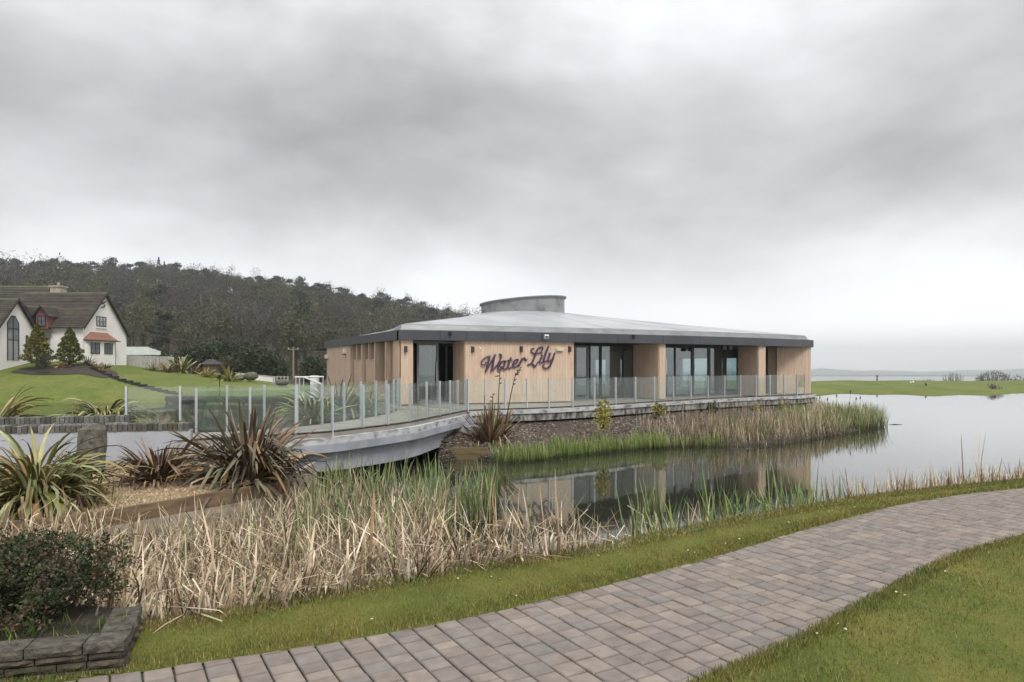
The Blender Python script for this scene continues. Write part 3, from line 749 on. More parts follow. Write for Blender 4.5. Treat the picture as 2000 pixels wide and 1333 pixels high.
# drum with its sloping top
mb = MB(); mt = MB(); N = 48
def dz(p): return 5.62 + (p[0]-C0[0])*.085
cir = [C0 + (RD-.02)*np.array([math.cos(2*math.pi*k/N), math.sin(2*math.pi*k/N)]) for k in range(N)]
for k in range(N):
    a, b = cir[k], cir[(k+1) % N]; mb.face([P3(a, 4.6), P3(b, 4.6), P3(b, dz(b)-.12), P3(a, dz(a)-.12)])
drum = pbuild(mb, 'roof_drum', M['drum'], smooth=True)
for lift, r2, mat_, nm in ((-.118, .05, 'frame_grey', 'drum_trim'), (-.055, .10, 'band', 'drum_cap')):
    mt = MB()
    for k in range(N):
        a, b = cir[k]-C0, cir[(k+1) % N]-C0; f_ = (RD+r2)/(RD-.02); a, b = a*f_+C0, b*f_+C0
        mt.face([P3(a, dz(a)+lift), P3(b, dz(b)+lift), P3(b, dz(b)+lift+.06), P3(a, dz(a)+lift+.06)])
        mt.face([P3(a, dz(a)+lift+.06), P3(b, dz(b)+lift+.06), P3(C0, dz(C0)+lift+.06)]); mt.face([P3(b, dz(b)+lift), P3(a, dz(a)+lift), P3(C0, dz(C0)+lift)])
    mt.v = [(x-A0[0], y-A0[1], z) for x, y, z in mt.v]; mt.build(nm, M[mat_], drum)

# --- fittings on the walls
def on_front(x, y, out=.035):
    s = sf(x); p = front(s) - en_*out; return p, Z_of(y, p[1]), s
def wall_box(name, label, cat, x, y, w, h, dp, mat, group=None, extra=None, base=None):
    p, z, s = on_front(x, y, .03) if base is None else base
    o = thing(name, label, cat, (p[0], p[1], z), math.atan2(es[1], es[0]), group)
    mb = MB(); mb.box(-w/2, w/2, -dp, 0, -h/2, h/2); mb.box(-w/2-.01, w/2+.01, -.012, 0.001, -h/2-.012, h/2+.012); mb.build('housing', mat, o)
    if extra: extra(o)
    return o
def lens(o):
    mb = MB(); mb.tube([(0, -.055, .122), (0, -.055, .132)], .03, 10); mb.build('lens', M['white'], o)
    mb = MB(); mb.tube([(0, -.055, -.132), (0, -.055, -.122)], .03, 10); mb.build('lens', M['white'], o)
for x, y, lab in ((922, 683, 'brown up-down wall light left of the lettering'), (1016.5, 682.5, 'brown up-down wall light above the gap between the two words'), (1111, 682.5, 'brown up-down wall light at the right end of the sign wall'), (791.5, 682.5, 'brown up-down wall light on the timber pillar left of the entrance')):
    wall_box('wall_light', lab, 'light', x, y, .09, .24, .11, M['brown_box'], 'up-down wall lights', lens)
def dif(o):
    mb = MB(); mb.box(-.145, .145, -.105, -.081, -.045, .045); mb.build('diffuser', M['cream_box'], o)
wall_box('bulkhead_light', 'cream rectangular bulkhead light beside the end of the lettering', 'light', 1091.5, 683.5, .33, .13, .08, M['cream_box'], None, dif)
wall_box('socket_cover', 'small white sensor box near the left wall light', 'sensor', 937, 681, .05, .06, .05, M['white'])
# floodlight on the fascia
p = front(sf(1060)) - en_*.17; o = thing('floodlight', 'white floodlight fixed to the dark fascia above the lettering', 'floodlight', (p[0], p[1], Z_of(660, p[1])), math.atan2(es[1], es[0]))
mb = MB(); mb.obox((-.10, -.16, -.06), (.20, 0, 0), (0, .06, .04), (0, -.05, .14)); mb.build('housing', M['white'], o)
mb = MB(); mb.obox((-.085, -.168, -.048), (.17, 0, 0), (0, -.004, -.003), (0, -.043, .12)); mb.build('lens', M['pane'], o)
mb = MB(); mb.box(-.02, .02, -.11, 0, -.07, -.03); mb.build('bracket', M['frame_grey'], o)
for x, y, lab in ((875.5, 652, 'black dome camera on the fascia over the entrance'), (1232, 657.5, 'black dome camera on the fascia right of the sign wall')):
    p = front(sf(x)) - en_*.165; o = thing('dome_camera', lab, 'camera', (p[0], p[1], Z_of(y, p[1])), math.atan2(es[1], es[0]), 'dome cameras')
    mb = MB(); mb.sphere((0, -.06, -.03), .065, 12, 8); mb.build('dome', M['black'], o, True)
    mb = MB(); mb.box(-.05, .05, -.11, 0, .02, .07); mb.build('mount', M['black'], o)
for x, lab in ((1421.5, 'left of two black round loudspeakers under the eave'), (1433.5, 'right of two black round loudspeakers under the eave')):
    p = front(sf(x), .35); o = thing('round_speaker', lab, 'loudspeaker', (p[0], p[1], Z_of(679.5, p[1])), math.atan2(es[1], es[0]), 'loudspeakers under the eave')
    mb = MB(); mb.tube([(0, -.14, 0), (0, -.10, 0), (0, .05, 0), (0, .12, 0)], [.13, .14, .14, .09], 16); mb.build('cabinet', M['black'], o, True)
    mb = MB(); mb.tube([(0, -.146, 0), (0, -.139, 0)], .115, 16); mb.build('grille', M['frame'], o)
    mb = MB(); mb.box(-.02, .02, -.02, .02, .12, FB - o.location.z); mb.build('bracket', M['black'], o)
# left wall fittings
ba = math.atan2(-en_[1], -en_[0])
for x, y, w, h, dp, mat_, nm, lab, cat in ((674.5, 686.5, .20, .26, .10, M['white'], 'alarm_box', 'white alarm box high on the rounded left wall', 'alarm'), (640, 697, .22, .22, .14, M['cream_box'], 'security_light', 'cream twin security light on the rounded left wall', 'light')):
    n_ = nl(x, .05); p = left(n_, .05); o = thing(nm, lab, cat, (p[0], p[1], Z_of(y, p[1])), ba)
    mb = MB(); mb.box(-w/2, w/2, -dp, .04, -h/2, h/2); mb.box(-w/2+.02, w/2-.02, -dp-.02, -dp+.001, -h/2+.02, h/2-.02); mb.build('housing', mat_, o)
    mb = MB(); mb.box(-w/2-.02, w/2+.02, -dp*1.6, -dp*.2, -h/2-.05, -h/2-.003); mb.build('shade', M['brown_box'], o)

# --- lettering
LET = {
 'W': [([(325,290),(235,325),(155,385),(120,450),(138,500),(182,508),(222,470),(222,432)], [10,22,26,28,28,26,24,18]),
       ([(318,300),(290,390),(265,490),(242,590),(213,672)], [22,50,52,48,30]), ([(213,672),(275,565),(350,420),(432,275)], [26,24,24,26]),
       ([(440,262),(408,350),(390,450),(372,555),(343,652)], [34,48,52,48,28]), ([(343,652),(420,578),(500,478),(548,390),(570,325),(562,275),(530,258)], [24,24,26,32,42,46,34])],
 'a': [([(685,418),(620,416),(562,452),(517,522),(505,590),(540,622),(592,580),(640,500),(672,432)], [24,28,38,44,42,32,26,26,30]), ([(676,425),(645,505),(620,572),(642,606),(688,590),(722,548)], [36,46,44,34,24,20])],
 't': [([(800,335),(770,420),(738,515),(735,575),(775,582),(832,540)], [34,44,46,38,28,20]), ([(712,404),(770,396),(838,390)], [18,24,18])],
 'e': [([(848,500),(920,462),(960,412),(950,376),(906,386),(866,440),(845,510),(865,558),(912,550),(972,498)], [20,22,28,28,28,40,44,40,30,20])],
 'r': [([(1062,350),(1032,410),(1000,485),(974,548)], [34,44,46,34]), ([(1022,450),(1068,382),(1108,340),(1124,376),(1140,405),(1176,372)], [20,24,32,36,30,16])],
 'L': [([(1340,132),(1292,130),(1262,178),(1290,224),(1370,246),(1450,226),(1514,176),(1532,122),(1492,97),(1430,124),(1386,200),(1352,290),(1318,380),(1280,450),(1232,490),(1178,510)], [20,26,28,26,24,24,26,28,30,36,46,50,44,32,28,34]),
       ([(1182,508),(1250,478),(1306,500),(1340,566)], [24,26,36,44]), ([(1340,566),(1380,500),(1430,430)], [36,24,20])],
 'i': [([(1522,275),(1492,350),(1462,430),(1482,462),(1542,420)], [36,46,42,32,20]), ([(1507,222),(1509,248)], [40,40])],
 'l': [([(1664,74),(1620,182),(1580,300),(1552,408),(1574,440),(1622,408)], [40,52,52,44,32,20])],
 'y': [([(1702,228),(1672,320),(1646,408),(1672,432),(1722,380)], [38,46,42,32,22]), ([(1806,225),(1770,340),(1732,450),(1690,540),(1622,586),(1562,572),(1530,526),(1572,488)], [36,46,48,44,34,28,26,22])],
}
sp, sz, ss = on_front(1012, 712, .06)
pa_, pb_ = front(s_w0 + .3), front(s_w1 - .3); dS = (pb_-pa_)/np.linalg.norm(pb_-pa_); nS = np.array([dS[1], -dS[0]])
sign = thing('lettering_sign', 'purple script lettering reading Water Lily on the timber wall', 'sign', (pa_[0] + nS[0]*.10, pa_[1] + nS[1]*.10, 0), math.atan2(dS[1], dS[0]))
O2 = np.array([sign.location.x, sign.location.y])
def zoom_to_local(zx, zy):
    x = 930 + zx/11.765; y = 670 + zy/11.765
    r = np.array([(x-1000)/F, 1.0]); m = np.array([[r[0], -dS[0]], [r[1], -dS[1]]]); t, u = np.linalg.solve(m, O2)
    return u, EYE - (y-HY)/F*t, t
def catmull(pts, w, k=7):
    out = []; n = len(pts)
    for i in range(n-1):
        p0, p1, p2, p3 = pts[max(i-1, 0)], pts[i], pts[i+1], pts[min(i+2, n-1)]
        for j in range(k):
            t = j/k; f_ = lambda a, b, c, d: .5*((2*b) + (-a+c)*t + (2*a-5*b+4*c-d)*t*t + (-a+3*b-3*c+d)*t**3)
            out.append((f_(p0[0], p1[0], p2[0], p3[0]), f_(p0[1], p1[1], p2[1], p3[1]), lerp(w[i], w[i+1], t)))
    out.append((*pts[-1], w[-1])); return out
for ch, strokes in LET.items():
    mb = MB()
    for si, (pts, wd_) in enumerate(strokes):
        c = catmull(pts, wd_); L = []
        for zx, zy, w in c:
            u, z, t = zoom_to_local(zx, zy); L.append((u, z, w/11.765/F*t*.43))
        yo = -.004*si
        lf, rt = [], []
        for k in range(len(L)):
            a, b = L[max(k-1, 0)], L[min(k+1, len(L)-1)]; dx, dy = b[0]-a[0], b[1]-a[1]; q = math.hypot(dx, dy) or 1
            nx_, ny_ = -dy/q, dx/q; lf.append((L[k][0]+nx_*L[k][2], L[k][1]+ny_*L[k][2])); rt.append((L[k][0]-nx_*L[k][2], L[k][1]-ny_*L[k][2]))
        for k in range(len(L)-1):
            for (a, b, c_, d) in ((lf[k], rt[k], rt[k+1], lf[k+1]),):
                mb.face([(a[0], -.03+yo, a[1]), (b[0], -.03+yo, b[1]), (c_[0], -.03+yo, c_[1]), (d[0], -.03+yo, d[1])])
                mb.face([(a[0], .02, a[1]), (a[0], -.03+yo, a[1]), (d[0], -.03+yo, d[1]), (d[0], .02, d[1])])
                mb.face([(b[0], -.03+yo, b[1]), (b[0], .02, b[1]), (c_[0], .02, c_[1]), (c_[0], -.03+yo, c_[1])])
        for a, b in ((lf[0], rt[0]), (rt[-1], lf[-1])): mb.face([(a[0], .02, a[1]), (b[0], .02, b[1]), (b[0], -.03+yo, b[1]), (a[0], -.03+yo, a[1])])
    mb.build('letter', M['purple'], sign)

# ================================================================== DECK, BRIDGE, BALUSTRADES
near_posts = [(383,14.6),(488,15.2),(577.5,15.75),(649,16.35),(709,17.3),(758,18.15),(800.5,19.1),(833.5,20.35),(859,21.45),(879,22.35),(894.5,23.15),(910.5,23.9)]
deck_posts = [(947,24.3),(987,24.7),(1029,25.1),(1072,25.5),(1118,26.2),(1161,27.0),(1202.5,27.9),(1241,28.8),(1278,29.7),(1315,30.6),(1349,31.5),(1382.5,32.4),(1415,33.2),(1446,34.0),(1476,34.6),(1503.5,35.2),(1531.5,35.8),(1556.5,36.3),(1571.5,37.2)]
far_posts = [(247,15.9),(352,16.1),(443,16.45),(516,17.1),(580,17.7),(629,18.5),(672,19.55),(705,20.4),(734,21.35),(754.5,22.2),(769,23.3),(777,24.2),(782,25.0)]
NP = np.array([[X_of(x, d), d] for x, d in near_posts]); DP = np.array([[X_of(x, d), d] for x, d in deck_posts]); FP = np.array([[X_of(x, d), d] for x, d in far_posts])
def offset_line(p, o):
    t = np.gradient(p, axis=0); t /= np.linalg.norm(t, axis=1)[:, None]; return p + np.stack([t[:,1], -t[:,0]], 1)*o

def balustrade(name, label, P, zb, zt, first_free=True, thin=.022):
    """steel posts with a glass pane between each pair"""
    b = thing(name, label, 'balustrade', (P[0][0], P[0][1], 0)); o0 = P[0]
    for i, p in enumerate(P):
        t = P[min(i+1, len(P)-1)] - P[max(i-1, 0)]; t /= np.linalg.norm(t); nn = np.array([t[1], -t[0]])
        zt_ = zt[i] if hasattr(zt, '__len__') else zt; zb_ = zb[i] if hasattr(zb, '__len__') else zb
        mb = MB(); q = p - o0
        mb.obox(P3(q - t*thin - nn*.03, zb_), (*(t*2*thin), 0), (*(nn*.06), 0), (0, 0, zt_-zb_-.004)); mb.obox(P3(q - t*(thin+.003) - nn*.033, zt_-.004), (*(t*2*(thin+.003)), 0), (*(nn*.066), 0), (0, 0, .012))
        mb.build('post', M['steel'], b)
        if i:
            a = P[i-1]; d = p-a; L = np.linalg.norm(d); d /= L; n2 = np.array([d[1], -d[0]]); z0 = max(zb_, 0)+.07
            za = (zt[i-1] if hasattr(zt, '__len__') else zt) - .012; zc = zt_ - .012
            g = MB(); s0, s1 = a + d*(thin+.004) - o0, p - d*(thin+.004) - o0
            pts = [P3(s0-n2*.005, z0), P3(s1-n2*.005, z0), P3(s1-n2*.005, zc), P3(s0-n2*.005, za), P3(s0+n2*.005, z0), P3(s1+n2*.005, z0), P3(s1+n2*.005, zc), P3(s0+n2*.005, za)]
            g.v = [tuple(x) for x in pts]; g.f = [(0,3,2,1), (4,5,6,7), (0,1,5,4), (1,2,6,5), (2,3,7,6), (3,0,4,7)]; g.c = [None]*6
            g.build('glass_pane', M['railglass'], b)
    return b
balustrade('glass_balustrade', 'glass balustrade with steel posts along the near side of the footbridge', NP, [.14, .1] + [-.12]*10, [1.10, 1.11, 1.13, 1.10] + [1.10]*8)
balustrade('glass_balustrade', 'glass balustrade with steel posts along the edge of the pavilion terrace', np.vstack([NP[-1:] + [[.06, .03]], DP]), -.12, 1.11)
balustrade('glass_balustrade', 'glass balustrade on the far side of the footbridge towards the house', FP, [.36, .3] + [.0]*11, 1.11)

# --- terrace slab round the pavilion
terr = thing('terrace', 'weathered concrete terrace slab carrying the pavilion above the water', 'terrace', (0, 26, 0))
def tb(mb, name, mat, parent=terr, off=(0, 26, 0), kind=None):
    mb.v = [(x-off[0], y-off[1], z-off[2]) for x, y, z in mb.v]; o = mb.build(name, mat, parent)
    if kind: o['kind'] = kind
    return o
de = offset_line(np.vstack([NP[-2:], DP]), .06); de = np.vstack([de, [[16.9, 38.2], [17.3, 40.0]]]); de = de[1:]
inner_pts = [chord(LF-.2, 3.0), chord(LF-.4, 20), chord(1, 20), chord(-.3, 15), chord(-.3, 1.0), A0 + np.array([-.25, -.2]), FP[-1] + np.array([-.1, 0])]
tpoly = [tuple(p) for p in de] + [tuple(p) for p in inner_pts]
mb = MB(); mb.prism(tpoly, -.30, 0.0); tb(mb, 'slab', M['deckconc'])
def edge_strip(line, o0, o1, z0, z1):
    mb = MB(); a, b = offset_line(line, o0), offset_line(line, o1)
    for k in range(len(line)-1):
        pts = [P3(a[k], z0), P3(b[k], z0), P3(b[k+1], z0), P3(a[k+1], z0), P3(a[k], z1), P3(b[k], z1), P3(b[k+1], z1), P3(a[k+1], z1)]
        i = len(mb.v); mb.v += [tuple(p) for p in pts]
        for q in ((0,3,2,1), (4,5,6,7), (1,2,6,5), (3,0,4,7)): mb.f.append(tuple(i+k_ for k_ in q)); mb.c.append(None)
        if k == 0: mb.f.append((i, i+1, i+5, i+4)); mb.c.append(None)
        if k == len(line)-2: mb.f.append((i+2, i+3, i+7, i+6)); mb.c.append(None)
    return mb
dfine = smooth_line(de, 70, 1)
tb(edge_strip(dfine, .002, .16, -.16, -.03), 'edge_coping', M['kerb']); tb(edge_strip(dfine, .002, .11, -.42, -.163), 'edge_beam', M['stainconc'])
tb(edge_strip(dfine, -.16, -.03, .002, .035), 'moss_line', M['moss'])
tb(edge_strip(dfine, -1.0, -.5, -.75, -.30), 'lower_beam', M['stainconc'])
# --- footbridge
bridge = thing('footbridge', 'curving footbridge with pale grey concrete sides leading to the pavilion', 'bridge', (-4, 18, 0))
def bb2(mb, name, mat, kind=None): return tb(mb, name, mat, bridge, (-4, 18, 0), kind)
ne = np.vstack([NP[0] + (NP[0]-NP[1])*.2, NP]); ne = offset_line(smooth_line(ne, 50, 2), .06); fe = offset_line(smooth_line(FP[1:], 50, 2), -.06)
mb = MB(); mb.prism([tuple(p) for p in ne] + [tuple(p) for p in fe[::-1]], -.30, -.006); bb2(mb, 'deck', M['deckconc'])
bb2(edge_strip(ne, .002, .17, -.25, -.10), 'edge_coping', M['kerb']); bb2(edge_strip(ne, .002, .24, -.44, -.254), 'edge_coping', M['paintconc'])
bb2(edge_strip(ne, -.14, .0, .0, .03), 'moss_line', M['moss'])
nb = ne[8:-5]
mb = MB(); a, b = offset_line(nb, -.18), offset_line(nb, .05)
for k in range(len(nb)-1):
    t0, t1 = k/(len(nb)-1), (k+1)/(len(nb)-1); zb0, zb1 = [-.86 - .10*math.sin(math.pi*t) for t in (t0, t1)]
    i = len(mb.v); mb.v += [tuple(p) for p in (P3(a[k], zb0), P3(b[k], zb0), P3(b[k+1], zb1), P3(a[k+1], zb1), P3(a[k], -.30), P3(b[k], -.442), P3(b[k+1], -.442), P3(a[k+1], -.30))]
    for q in ((0,3,2,1), (1,2,6,5), (3,0,4,7)): mb.f.append(tuple(i+k_ for k_ in q)); mb.c.append(None)
bb2(mb, 'side_beam', M['paintconc'])
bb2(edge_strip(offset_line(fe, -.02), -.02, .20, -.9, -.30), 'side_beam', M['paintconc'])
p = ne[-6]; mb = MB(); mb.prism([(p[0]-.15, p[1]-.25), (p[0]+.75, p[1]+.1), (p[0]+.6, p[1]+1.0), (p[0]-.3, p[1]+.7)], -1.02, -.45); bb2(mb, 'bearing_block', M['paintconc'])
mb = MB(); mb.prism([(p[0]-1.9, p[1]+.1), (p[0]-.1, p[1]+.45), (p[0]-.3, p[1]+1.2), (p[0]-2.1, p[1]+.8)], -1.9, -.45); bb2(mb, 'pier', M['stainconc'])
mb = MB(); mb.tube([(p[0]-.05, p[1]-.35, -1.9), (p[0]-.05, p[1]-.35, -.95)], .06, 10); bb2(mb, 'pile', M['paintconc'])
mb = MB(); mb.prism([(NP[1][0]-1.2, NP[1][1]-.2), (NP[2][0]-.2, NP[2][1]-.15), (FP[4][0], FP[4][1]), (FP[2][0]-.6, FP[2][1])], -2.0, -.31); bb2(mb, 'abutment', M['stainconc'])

# --- island under the terrace
shore_px = [(858,903),(880,897),(946,896),(962,906),(1000,906),(1050,898),(1100,891),(1200,881),(1300,874),(1400,873),(1500,869),(1600,856),(1690,843)]
sh = np.array([gp(x, y, WZ) for x, y in shore_px] + [(17.6, 32.6), (18.6, 35.5), (17.6, 39.0)])
sh = smooth_line(sh, 60, 2); de2 = resample(np.vstack([NP[-4:-1], de]), 60) ; 
isl = tag(empty('island', (0, 0, 0)), 'sloping chippings bank of the island below the terrace', kind='structure')
M['slope'] = noisy('slope_chippings_bed', (.030,.024,.019), (.072,.056,.044), 14, .95, .9, .03, 40, coord='World', c3=(.12,.09,.065), detail=7, lo=.3, hi=.7)
lines = [add_z(sh + (sh-de2)*.25, -2.1), add_z(sh, -1.42)]
for t, z in ((.15, -1.22), (.35, -1.02), (.6, -.80), (.85, -.60), (1.0, -.52), (1.25, -.5), (2.2, -.5)): lines.append(add_z(sh*(1-t) + de2*t, z))
for l in lines[2:7]: l[:, 2] += .05*np.array([mnoise.noise(V((q[0]*.8, q[1]*.8, 0))) for q in l])
strip_mesh('island_bank', lines, M['slope'], isl)
mb = MB(); mb.prism([tuple(p) for p in (chord(-.4, -.5), chord(8, -1), chord(20, .5), chord(22.5, 4), chord(22, 20), chord(1, 20), chord(-.4, 14))], -2.2, -.52); mb.build('island_core', M['slope'], isl)
def chips(n, sampler, size, cols, name, label, mat, flat=.5):
    """loose stone chips: skewed tetra/pyramid pieces in one mesh"""
    P, Z = sampler(n); n = len(P)
    base = np.array([[1,0,0],[-.5,.87,0],[-.5,-.87,0],[0,0,.9]]); s = rng.uniform(.5, 1.3, n)*size
    an = rng.uniform(0, 6.28, n); ca, sa = np.cos(an), np.sin(an)
    v = np.repeat(base[None], n, 0)*rng.uniform(.6, 1.3, (n, 4, 1)); v = v*s[:, None, None]; v[:,:,2] *= flat*1.3
    x = v[:,:,0]*ca[:,None] - v[:,:,1]*sa[:,None]; y = v[:,:,0]*sa[:,None] + v[:,:,1]*ca[:,None]
    v = np.stack([x + P[:,0:1], y + P[:,1:2], v[:,:,2] + Z[:,None]], -1).reshape(-1, 3)
    f = np.array([[0,1,3],[1,2,3],[2,0,3]])[None] + 4*np.arange(n)[:,None,None]; f = f.reshape(-1, 3)
    c = np.array(cols)[rng.integers(0, len(cols), n)]*rng.uniform(.75, 1.2, (n, 1)); c = np.repeat(c, 3, 0)
    return tag(link(name, np_mesh(name, v, f, c, mat)), label, kind='stuff')
def isl_s(n):
    u = rng.random(n)*58; k = u.astype(int); fr = (u-k)[:,None]; t = rng.uniform(.1, 1.0, n)
    a = sh[k]*(1-fr) + sh[k+1]*fr; b = de2[k]*(1-fr) + de2[k+1]*fr
    return a*(1-t[:,None]) + b*t[:,None], np.interp(t, [0, .15, .35, .6, .85, 1], [-1.42, -1.22, -1.02, -.8, -.6, -.52]) - .005
chips(17000, isl_s, .075, [(.045,.034,.027), (.09,.067,.05), (.22,.19,.16), (.03,.023,.02), (.13,.09,.06), (.075,.064,.06), (.11,.085,.055)], 'chippings', 'dark mixed stone chippings on the island slope', M['bankgravel'])
# retaining planks at the bridge end of the island
rt = thing('timber_edging', 'algae stained timber edging at the water below the bridge end', 'edging', (sh[0][0], sh[0][1], WZ))
a, b = np.array(gp(874, 897, WZ)), np.array(gp(952, 897, WZ))
for k in range(2):
    mb = MB(); d = (b-a); mb.obox(V((a[0]-sh[0][0], a[1]-sh[0][1]-.08, -.08 + k*.225)), (*d, 0), (0, .08 + .004*k, 0), (0, 0, .215)); mb.build('plank', M['timber_green'], rt)

# ================================================================== APPROACH WALLS, BED, TIMBER
def sett_wall(name, label, line, ztop, zbot, th=.26, hcap=.155, bw=.098):
    o0 = line[0]; w = thing(name, label, 'wall', (o0[0], o0[1], 0))
    def loc(mb): mb.v = [(x-o0[0], y-o0[1], z) for x, y, z in mb.v]; return mb
    mb = MB(); l = np.array(line)
    for a, b in zip(l[:-1], l[1:]):
        d = b-a; L = np.linalg.norm(d); d /= L; nn = np.array([d[1], -d[0]])
        mb.obox(P3(a - nn*th/2, zbot), (*(d*L), 0), (*(nn*th), 0), (0, 0, ztop-hcap-zbot))
    loc(mb).build('wall_face', M['render_white'], w)
    tot = np.r_[0, np.cumsum(np.linalg.norm(np.diff(l, axis=0), axis=1))]; u = 0.0
    while u < tot[-1] - bw*.6:
        bwk = bw*random.uniform(.85, 1.15)
        p = np.array([np.interp(u, tot, l[:,0]), np.interp(u, tot, l[:,1])]); q = np.array([np.interp(u+bwk, tot, l[:,0]), np.interp(u+bwk, tot, l[:,1])])
        d = (q-p)/max(np.linalg.norm(q-p), 1e-6); nn = np.array([d[1], -d[0]]); u += bwk
        mb = MB(); h = hcap + random.uniform(-.012, .006); o_ = random.uniform(.012, .03)
        g = random.uniform(.7, 1.2); c = tuple(np.array(random.choice([(.13,.125,.115), (.10,.095,.085), (.16,.155,.14), (.085,.085,.06)]))*g)
        ww = bwk - .012
        P = [p + d*.006 - nn*(th/2+o_), p + d*(.006+ww) - nn*(th/2+o_*.8), p + d*(.006+ww) + nn*(th/2+o_), p + d*.006 + nn*(th/2+o_*.7)]
        z0 = ztop-hcap+.002; z1 = ztop-hcap+h; i = 0; b_ = .012
        ctr = sum(P)/4; top = [ctr + (x-ctr)*(1-.10) for x in P]
        mb.v = [tuple(P3(x, z0)) for x in P] + [tuple(P3(x, z1-b_)) for x in P] + [tuple(P3(x, z1 + random.uniform(-.004, .004))) for x in top]
        mb.f = [(3,2,1,0), (0,1,5,4), (1,2,6,5), (2,3,7,6), (3,0,4,7), (4,5,9,8), (5,6,10,9), (6,7,11,10), (7,4,8,11), (8,9,10,11)]; mb.c = [c]*10
        loc(mb).build('coping_sett', M['sett'], w)
    return w
nw = [(-17.5, 12.1), (-13.5, 12.95), (-10.4, 13.72), (-8.5, 14.18), (-6.84, 14.58)]
fw = [(-18.0, 13.6), (-14.5, 14.4), (-11.4, 15.15), (-10.0, 15.6), (-9.0, 16.0)]
sett_wall('rendered_wall', 'pale rendered wall with stone sett coping behind the planting bed', nw, .385, -.75)
sett_wall('rendered_wall', 'second low wall with stone sett coping on the far side of the approach', fw, .44, -.9)
ap = tag(empty('approach_path', (0, 0, 0)), 'approach path between the two low walls', kind='structure')
mb = MB(); mb.prism(nw + [tuple(NP[1])] + [tuple(FP[3]), tuple(FP[2]), tuple(FP[1])] + fw[::-1], -2.0, -.02); mb.build('approach_slab', M['deckconc'], ap)
mb = MB(); mb.prism([(-20, 14.4), (-9.2, 16.5), (-7.0, 17.2), (-7.6, 18.6), (-12, 18.8), (-20, 17)], -2.0, -.35); tag(mb.build('planting_bank', M['soil']), 'soil bank of the planting behind the far wall', kind='structure')
mb = MB(); mb.prism([(-6.9, 18.3), (-5.6, 18.6), (-4.35, 22), (-4.3, 26.5), (-9, 36), (-11, 36), (-9.0, 27), (-7.5, 21)], -2.0, -.25); tag(mb.build('planting_bank', M['soil']), 'soil bank of the planting beside the pavilion', kind='structure')

# planting bed with golden gravel
M['goldbed'] = noisy('golden_gravel_bed', (.22,.155,.085), (.38,.28,.16), 45, .95, .9, .02, 90, coord='World', detail=6)
bed_poly = [(-18, 11.6), (-6.7, 14.42), (-5.55, 15.2), (-4.6, 15.35), (-4.3, 12.45), (-6.05, 9.8), (-8.4, 8.15), (-18, 6.0)]
mb = MB(); n = len(bed_poly)
def bed_z(x, y): return -.56 + .16*np.clip((y - 10.5)/3.6, 0, 1)
grid = []
for i in range(41):
    t = i/40
    fa = resample(np.array([(-18, 6.0), (-8.4, 8.15), (-6.05, 9.8), (-4.3, 12.45)]), 41)[i]; ba_ = resample(np.array([(-18, 11.6), (-6.7, 14.42), (-5.55, 15.2), (-4.6, 15.35)]), 41)[i]
    grid.append([(lerp(fa[0], ba_[0], k/14), lerp(fa[1], ba_[1], k/14)) for k in range(15)])
g = np.array(grid); z = bed_z(g[...,0], g[...,1]) + .03*np.array([[mnoise.noise(V((q[0]*1.3, q[1]*1.3, 1))) for q in r] for r in g])
vv = np.concatenate([g, z[...,None]], -1).reshape(-1, 3); idx = np.arange(41*15).reshape(41, 15)
ff = np.stack([idx[:-1,:-1], idx[1:,:-1], idx[1:,1:], idx[:-1,1:]], -1).reshape(-1, 4)
tag(link('gravel_bed', np_mesh('gravel_bed', vv, ff, None, M['goldbed'], True)), 'golden gravel planting bed held by timbers', kind='structure')
def bed_s(n):
    i = rng.uniform(14, 39.9, n); j = rng.uniform(0, 13.9, n); a, b = i.astype(int), j.astype(int)
    P = g[a, b] + (g[a+1, b]-g[a, b])*(i-a)[:,None] + (g[a, b+1]-g[a, b])*(j-b)[:,None]
    return P, z[a, b] + (z[a+1, b]-z[a, b])*(i-a) + (z[a, b+1]-z[a, b])*(j-b)
chips(16000, bed_s, .026, [(.40,.29,.165), (.30,.21,.12), (.48,.37,.23), (.22,.15,.09), (.36,.29,.20)], 'gravel', 'loose golden gravel among the flax plants', M['bankgravel'], .8)
# timber retaining wall
tw = thing('timber_retaining_wall', 'brown timber plank retaining wall in front of the gravel bed', 'retaining wall', (-6.05, 9.75, -.5))
tl_ = np.array([(-12.5, 7.1), (-8.4, 8.08), (-6.05, 9.72), (-4.22, 12.42), (-4.35, 14.9)])
for si, (a, b) in enumerate(zip(tl_[:-1], tl_[1:])):
    d = b-a; L = np.linalg.norm(d); d /= L; nn = np.array([d[1], -d[0]]); m_ = max(1, round(L/2.6))
    for tier in range(4):
        for k in range(m_):
            mb = MB(); u0, u1 = L*k/m_ + .004, L*(k+1)/m_ - .004; zt_ = -.50 - tier*.235
            mb.obox(P3(a + d*u0 - np.array([-6.05, 9.75]) + nn*(.0 + random.uniform(0, .012)), zt_-.228+.5), (*(d*(u1-u0)), 0), (*(nn*.075), 0), (0, 0, .228))
            mb.build('plank', M['timber_sunlit'] if (si == 2 and tier >= 1 and k == m_-1) or (si == 3) else M['timber'], tw)
for p_, hh in ((tl_[2], .06), (tl_[3], .0)):
    mb = MB(); mb.box(p_[0]+6.05-.0, p_[0]+6.05+.09, p_[1]-9.75-.02, p_[1]-9.75+.07, -.95, .0+hh*.3); mb.build('stake', M['timber'], tw)
